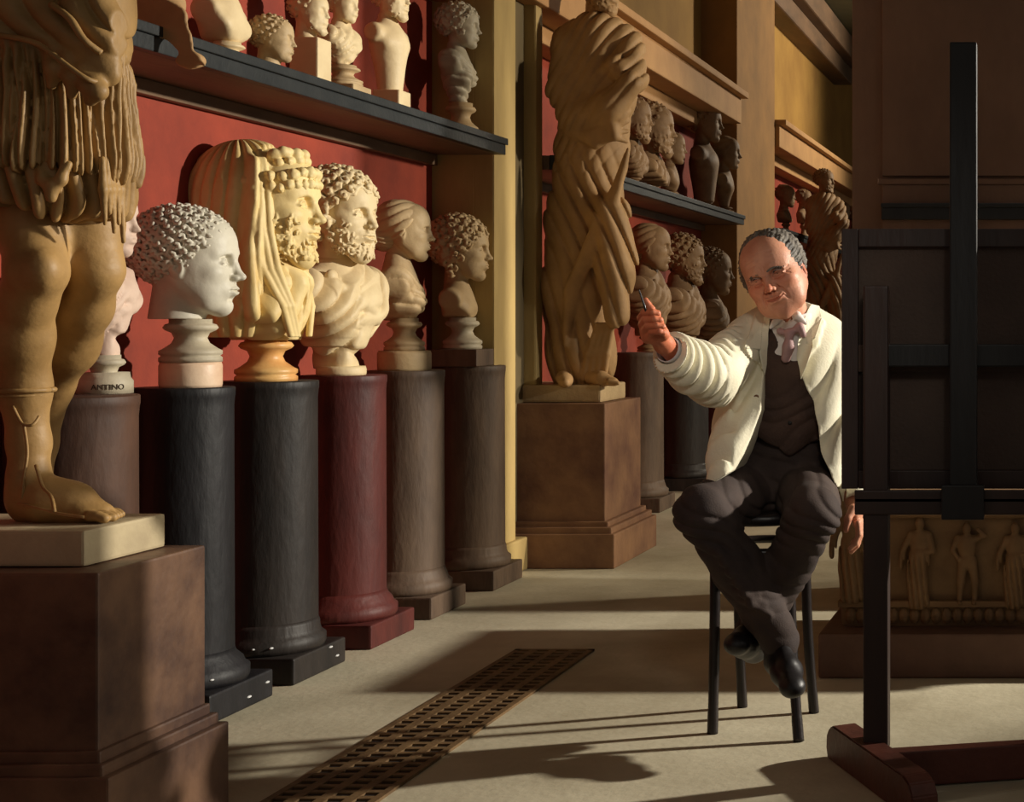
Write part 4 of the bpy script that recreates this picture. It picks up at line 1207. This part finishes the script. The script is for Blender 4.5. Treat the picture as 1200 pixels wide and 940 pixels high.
# shoes
def shoe(an, toe, nm='shoe'):
    an = np.array(an); toe = np.array(toe); d = toe - an; L = np.linalg.norm(d); d /= L
    S = Field(np.minimum(an, toe) - .09, np.maximum(an, toe) + .09, .0035)
    u = np.array([0, 0, 1]) - d * d[2]; u /= np.linalg.norm(u)
    S.chain([an + u * .02, an - u * .03], [.048, .042], .02)
    S.chain([an - u * .035, an + d * L * .5 - u * .022, an + d * L * .85 - u * .028], [.040, .042, .032], .02)
    S.ell(an + d * L * .92 - u * .030, (.034, .034, .026), .02)
    S.chain([an + d * L * .3 + u * .012, an + d * L * .55 + u * .010], [.02, .015], .02)
    link(nm, S.mesh(), MATS['shoe'], man)
shoe(anR + [.0, .0, -.03], P(931, 797, 4.24)); shoe(anL + [0, 0, -.01], P(862, 742, 4.36))
# shirt, collar, tie
S = Field((-1.05, 4.38, .98), (-.68, 4.78, 1.30), .0035)
S.ell(P(924, 425, 4.615), (.135, .108, .17), 0)
S.cap(neckb + [0, 0, .012], neckb + [0, .0, -.05], .060, .085, .04)
link('shirt_front', S.mesh(), MATS['shirt'], man)
S = Field((-1.02, 4.40, 1.14), (-.68, 4.78, 1.32), .0024)
nkc = P(928, 379, 4.585); ax_ = (HC - neckb); ax_ /= np.linalg.norm(ax_)
S.cap(nkc - ax_ * .026, nkc + ax_ * .016, .071, .066, 0)
S.cap(nkc - ax_ * .12, nkc + ax_ * .12, .060, .058, 0, '-')
S.cut(lambda x, y, z: (x - nkc[0]) * ax_[0] + (z - nkc[2]) * ax_[2] - .018, .002)
S.cut(lambda x, y, z: -((x - nkc[0]) * ax_[0] + (z - nkc[2]) * ax_[2]) - .026, .002)
S.cap(P(921, 396, 4.50), P(921, 368, 4.50), .012, .014, 0, '-')
for sgn, q0, q1 in ((-1, P(912, 372, 4.512), P(903, 384, 4.505)), (1, P(934, 370, 4.510), P(944, 379, 4.515))):
    S.chain([q0, q1], [.014, .005], .006)
link('wing_collar', S.mesh(), MATS['shirt'], man)
S = Field(P(905, 420, 4.6) - [.02, .16, .02], P(945, 370, 4.5) + [.02, .10, .02], .0022)
S.ell(P(925, 391, 4.492), (.015, .012, .016), 0)
S.chain([P(927, 389, 4.494), P(937, 383, 4.498), P(941, 392, 4.50)], [.008, .012, .010], .006)
S.chain([P(923, 391, 4.494), P(914, 388, 4.50)], [.008, .010], .006)
S.chain([P(925, 394, 4.490), P(924, 406, 4.488), P(921, 420, 4.49)], [.010, .017, .014], .006)
link('necktie', S.mesh(), MATS['tie'], man)
# waistcoat
S = Field((-1.12, 4.36, .72), (-.62, 4.86, 1.26), .0040)
S.ell(P(924, 428, 4.62), (.152, .120, .175), 0)
S.ell(P(922, 495, 4.64), (.140, .132, .155), .06)
S.chain([P(900, 385, 4.60), P(902, 375, 4.60)], .05, None, .03) if False else None
Ls = np.array([[360, 892], [385, 903], [400, 911], [415, 919.5], [416, 920]]); Rs = np.array([[360, 950], [383, 940], [400, 929], [415, 921], [416, 920]])
def Xz(tab, z, Y):
    zs = CH - (tab[:, 0] - VY) * Y / F; xs = (tab[:, 1] - VX) * Y / F
    o = np.argsort(zs); return np.interp(z, zs[o], xs[o])
def vcut(x, y, z):
    xl = Xz(Ls, z, 4.50); xr = Xz(Rs, z, 4.50)
    ins = np.minimum(np.minimum(x - xl, xr - x), np.minimum(z - (CH - (415 - VY) * 4.5 / F), 4.60 - y))
    return ins
S.cut(vcut, .003)
zb_ = lambda X: P(0, 534, 4.52)[2] + np.abs(X - P(925, 0, 4.52)[0]) * .55
S.cut(lambda x, y, z: zb_(x) - z, .006)
S.disp(lambda x, y, z: .0035 * pleat(z * 120 + 5 * np.sin(x * 20) + 2 * np.sin(z * 33), 1.4) * np.clip((1.12 - z) * 6, 0, 1) + .0022 * nz3(x, y, z, 60), .02)
S.line
wc = link('waistcoat', S.mesh(), MATS['vest'], man)
def front_y(me_field, X, Z):
    """first solid cell seen from the front at (X, Z)"""
    f = me_field; i = int(round((X - f.lo[0]) / f.h)); k = int(round((Z - f.lo[2]) / f.h))
    col = f.f[i, :, k]; j = np.argmax(col < 0)
    return float(f.ax[1][j])
vf = S
for j, (bx, by) in enumerate([(921, 424), (922, 442), (923, 460), (924, 478), (925, 496), (925, 513)]):
    q = P(bx, by, 4.5); yy = front_y(vf, q[0], q[2])
    bm = bmesh.new(); bm_lathe(bm, (0, 0, 0), [(.0055, 0), (.0065, .0015), (.006, .003), (.001, .0026)], 14)
    me = frombm(bm); me.transform(Matrix.Translation((q[0], yy + .001, q[2])) @ Matrix.Rotation(PI / 2, 4, 'X'))
    link('waistcoat_button', me, MATS['button_dark'], wc, True)

# coat
S = Field((-1.28, 4.10, .66), (-.52, 4.96, 1.30), .0040)
S.ell(P(922, 425, 4.645), (.178, .135, .19), 0)
S.ell(P(915, 505, 4.68), (.168, .150, .20), .06)
S.chain([P(884, 398, 4.61), P(925, 385, 4.655), P(964, 398, 4.68)], [.068, .062, .070], .05)
S.chain([P(893, 440, 4.59), P(878, 500, 4.54), P(862, 535, 4.46), P(850, 562, 4.39)], [.095, .085, .062, .042], .05)
S.chain([P(955, 430, 4.62), P(966, 500, 4.60), P(972, 552, 4.56)], [.085, .075, .045], .06)
S.chain([shR, (shR + elR) / 2 + [0, 0, -.006], elR + [.0, .0, -.008], (elR + wrR) / 2 + [0, 0, -.012], wrR + [0, 0, -.004]], [.076, .070, .074, .064, .050], .02)
S.chain([shL + [-.0, 0, 0], (shL + elL) / 2, elL, (elL + wrL) / 2, wrL], [.074, .064, .062, .050, .042], .02)
CL = np.array([[345, 905], [372, 897], [400, 895], [440, 896], [480, 895], [510, 886], [530, 878], [548, 868], [566, 840], [580, 826], [600, 826]])
CR = np.array([[345, 944], [372, 942], [400, 938], [419, 935], [440, 939], [457, 945], [470, 951], [500, 959], [530, 960], [552, 972], [600, 985]])
def ccut(x, y, z):
    xl = Xz(CL, z, 4.50); xr = Xz(CR, z, 4.50)
    return np.minimum(np.minimum(x - xl, xr - x), 4.66 - y)
def folds(x, y, z):
    # puckers round the bent sleeve, long soft folds down the fronts
    ax = wrR - shR; L2 = ax @ ax
    t = ((x - shR[0]) * ax[0] + (y - shR[1]) * ax[1] + (z - shR[2]) * ax[2]) / L2
    sl = np.clip(t * 6 - .6, 0, 1) * np.clip((shR[0] + .01 - x) * 30, 0, 1)
    f = sl * .012 * pleat(t * 74 + 26 * (z - 1.1) + 2.0 * np.sin(t * 9 + 14 * z), 1.5)
    bd = (1 - sl)
    f = f + bd * .011 * pleat(x * 62 - z * 16 + 2.2 * np.sin(z * 9 + 1), 1.5) * np.clip((1.18 - z) * 8, 0, 1)
    # lapels: a second thickness beside the opening
    xl = Xz(CL, z, 4.50); xr = Xz(CR, z, 4.50)
    dl = xl - x; dr = x - xr
    frt = np.clip((4.60 - y) * 60, 0, 1)
    wl = .030 * np.clip((z - 1.06) * 12, 0, 1) + 1e-5; wr_ = .034 * np.clip((z - 1.06) * 12, 0, 1) + 1e-5
    lap = np.clip((wl - np.abs(dl - wl * .5)) * 400, 0, 1) * (z > 1.075) + np.clip((wr_ - np.abs(dr - wr_ * .5)) * 400, 0, 1) * (z > 1.075)
    edge = np.exp(-(dl / .006) ** 2) + np.exp(-(dr / .006) ** 2)
    return f + frt * (.010 * np.minimum(lap, 1) + .004 * edge)
S.disp(folds, .03)
# hollow: the sleeves and front are cloth, open at neck and cuff
S.ell(P(924, 425, 4.625), (.150, .112, .172), .0, '-')
S.ell(P(918, 520, 4.66), (.143, .126, .175), .0, '-')
S.cap(neckb + [0, -.01, .10], neckb + [0, -.005, -.03], .070, .074, .01, '-')
S.cut(ccut, .003)
dR = (wrR - elR) / np.linalg.norm(wrR - elR); dL = (wrL - elL) / np.linalg.norm(wrL - elL)
S.cap(wrR - dR * .03, wrR + dR * .09, .038, .040, .003, '-')
S.cap(wrL - dL * .03, wrL + dL * .09, .030, .032, .003, '-')
def cuffcut(x, y, z, w=wrR, d=dR, lim=.012):
    al = (x - w[0]) * d[0] + (y - w[1]) * d[1] + (z - w[2]) * d[2]
    rr = (x - w[0]) ** 2 + (y - w[1]) ** 2 + (z - w[2]) ** 2
    return np.where(rr < .12 ** 2, al - lim, -.01)
S.cut(cuffcut, .002)
S.cut(lambda x, y, z: cuffcut(x, y, z, wrL, dL, .014), .002)
# hem lifting over the thighs
hem = np.array([[500, 0], [566, 1]])
S.cut(lambda x, y, z: np.where(x < -.86, P(0, 572, 4.4)[2] + np.clip((x + 1.0), 0, .2) * .35 - z, -.02), .004)
S.cut(lambda x, y, z: np.where((x > -.86) & (y < 4.7) & (x < -.70), P(0, 556, 4.5)[2] - z, -.02), .004)
coat_o = link('coat', S.mesh(), MATS['coat'], man)
def patch(name, poly, off=.001, th=.006, Y0=4.5):
    """a piece of cloth lying on the coat front"""
    bm = bmesh.new(); f = S
    vs = [bm.verts.new(P(px, py, Y0)) for px, py in poly]
    bm.faces.new(vs)
    bmesh.ops.triangulate(bm, faces=bm.faces)
    for _ in range(4): bmesh.ops.subdivide_edges(bm, edges=bm.edges, cuts=1, use_grid_fill=True)
    good = []
    for v in bm.verts:
        try: y = front_y(f, v.co.x, v.co.z)
        except IndexError: y = 9
        if 4.35 < y < 4.66: v.co.y = y; good.append(v)
    gl = [(v.co.x, v.co.z, v.co.y) for v in good]
    A_ = np.array([[1, g[0], g[1], g[0] * g[0], g[0] * g[1]] for g in gl]); Yv = np.array([g[2] for g in gl])
    k_, *_r = np.linalg.lstsq(A_, Yv, rcond=None)
    res = Yv - A_ @ k_; A2 = A_[res < .02]; Y2 = Yv[res < .02]
    k_, *_r = np.linalg.lstsq(A2, Y2, rcond=None); lift = float(np.percentile(A2 @ k_ - Y2, 85))
    for v in bm.verts:
        x_, z_ = v.co.x, v.co.z
        v.co.y = float(np.dot([1, x_, z_, x_ * x_, x_ * z_], k_)) - lift
    for v in bm.verts: v.co.y -= off
    r = bmesh.ops.extrude_face_region(bm, geom=list(bm.faces))
    for g in r['geom']:
        if isinstance(g, bmesh.types.BMVert): g.co.y -= th
    return link(name, frombm(bm), MATS['coat'], coat_o, True)
patch('lapel', [(900, 362), (892, 372), (886, 388), (881, 408), (893, 410), (892, 414), (897, 440), (899, 418), (899, 390), (902, 368)])
patch('lapel', [(945, 356), (952, 358), (958, 374), (955, 396), (945, 403), (954, 408), (949, 428), (941, 444), (935, 420), (936, 402), (939, 384), (942, 366)])
for (bx, by) in ((889, 465),):
    q = P(bx, by, 4.5); yy = front_y(S, q[0], q[2])
    bm = bmesh.new(); bm_lathe(bm, (0, 0, 0), [(.007, 0), (.008, .002), (.007, .004), (.001, .0034)], 16)
    me = frombm(bm); me.transform(Matrix.Translation((q[0], yy + .001, q[2])) @ Matrix.Rotation(PI / 2, 4, 'X'))
    link('coat_button', me, MATS['button'], coat_o, True)
# shirt cuff at the raised wrist
bm = bmesh.new()
pts = []
for s_i, (al, r) in enumerate([(-.01, .036), (.012, .036), (.020, .0365), (.020, .0335), (-.01, .033)]):
    c = wrR + dR * al; u = np.cross(dR, [0, 0, 1]); u /= np.linalg.norm(u); v = np.cross(dR, u)
    pts.append([bm.verts.new(c + r * (math.cos(a) * u + math.sin(a) * v)) for a in [2 * PI * i / 28 for i in range(28)]])
for A_, B_ in zip(pts, pts[1:]):
    for i in range(28): bm.faces.new((A_[i], A_[(i + 1) % 28], B_[(i + 1) % 28], B_[i]))
link('shirt_cuff', frombm(bm), MATS['shirt'], man, True)
# ------------------------------------------------------------------ camera, lights
cam = bpy.data.cameras.new('camera'); co = bpy.data.objects.new('camera', cam); COL.objects.link(co)
co.location = (0, 0, CH); co.rotation_euler = (PI / 2, 0, 0)
cam.sensor_width = 36; cam.sensor_fit = 'HORIZONTAL'; cam.lens = 36 * F / 1200.0
cam.shift_x = -(VX - 600) / 1200.0; cam.shift_y = -(470 - VY) / 1200.0
cam.clip_start = .05; cam.clip_end = 100
scene.camera = co
def spot(name, loc, aim, e, ang, blend, size, col):
    l = bpy.data.lights.new(name, 'SPOT'); l.energy = e; l.spot_size = math.radians(ang); l.spot_blend = blend; l.shadow_soft_size = size; l.color = col
    o = bpy.data.objects.new(name, l); COL.objects.link(o); o.location = loc
    o.rotation_euler = (Vector(aim) - Vector(loc)).to_track_quat('-Z', 'Y').to_euler(); return o
spot('window_light_near', (5.0, 6.55, 3.0), (-2.6, 5.1, 1.05), 3300, 40, .45, .12, (1, .93, .80))
spot('window_light_far', (4.5, 8.8, 3.3), (-2.6, 8.7, 1.1), 1500, 46, .6, .15, (1, .88, .68))
spot('man_fill', (.3, .4, 2.7), (-.95, 4.6, 1.0), 110, 18, .8, .25, (1, .93, .82))  # added fill spot above the camera for the man's front, not a window
spot('warrior_fill', (3.6, 4.25, 2.7), (-2.4, 3.2, .8), 420, 19, .7, .3, (1, .90, .76))  # added spot to brighten the warrior and his pedestal, not a window
spot('upper_wall_fill', (1.8, 16.5, 4.4), (-2.95, 14.6, 3.7), 1100, 96, .7, .3, (1, .90, .72))  # added spot with no visible source, brightens the upper far walls
w = bpy.data.worlds.new('world'); scene.world = w; w.use_nodes = True
w.node_tree.nodes['Background'].inputs[0].default_value = (.92, .84, .74, 1)
w.node_tree.nodes['Background'].inputs[1].default_value = .18
scene.view_settings.view_transform = 'Standard'; scene.view_settings.look = 'None'
scene.view_settings.gamma = 1; scene.view_settings.exposure = 0
scene.view_settings.use_curve_mapping = False
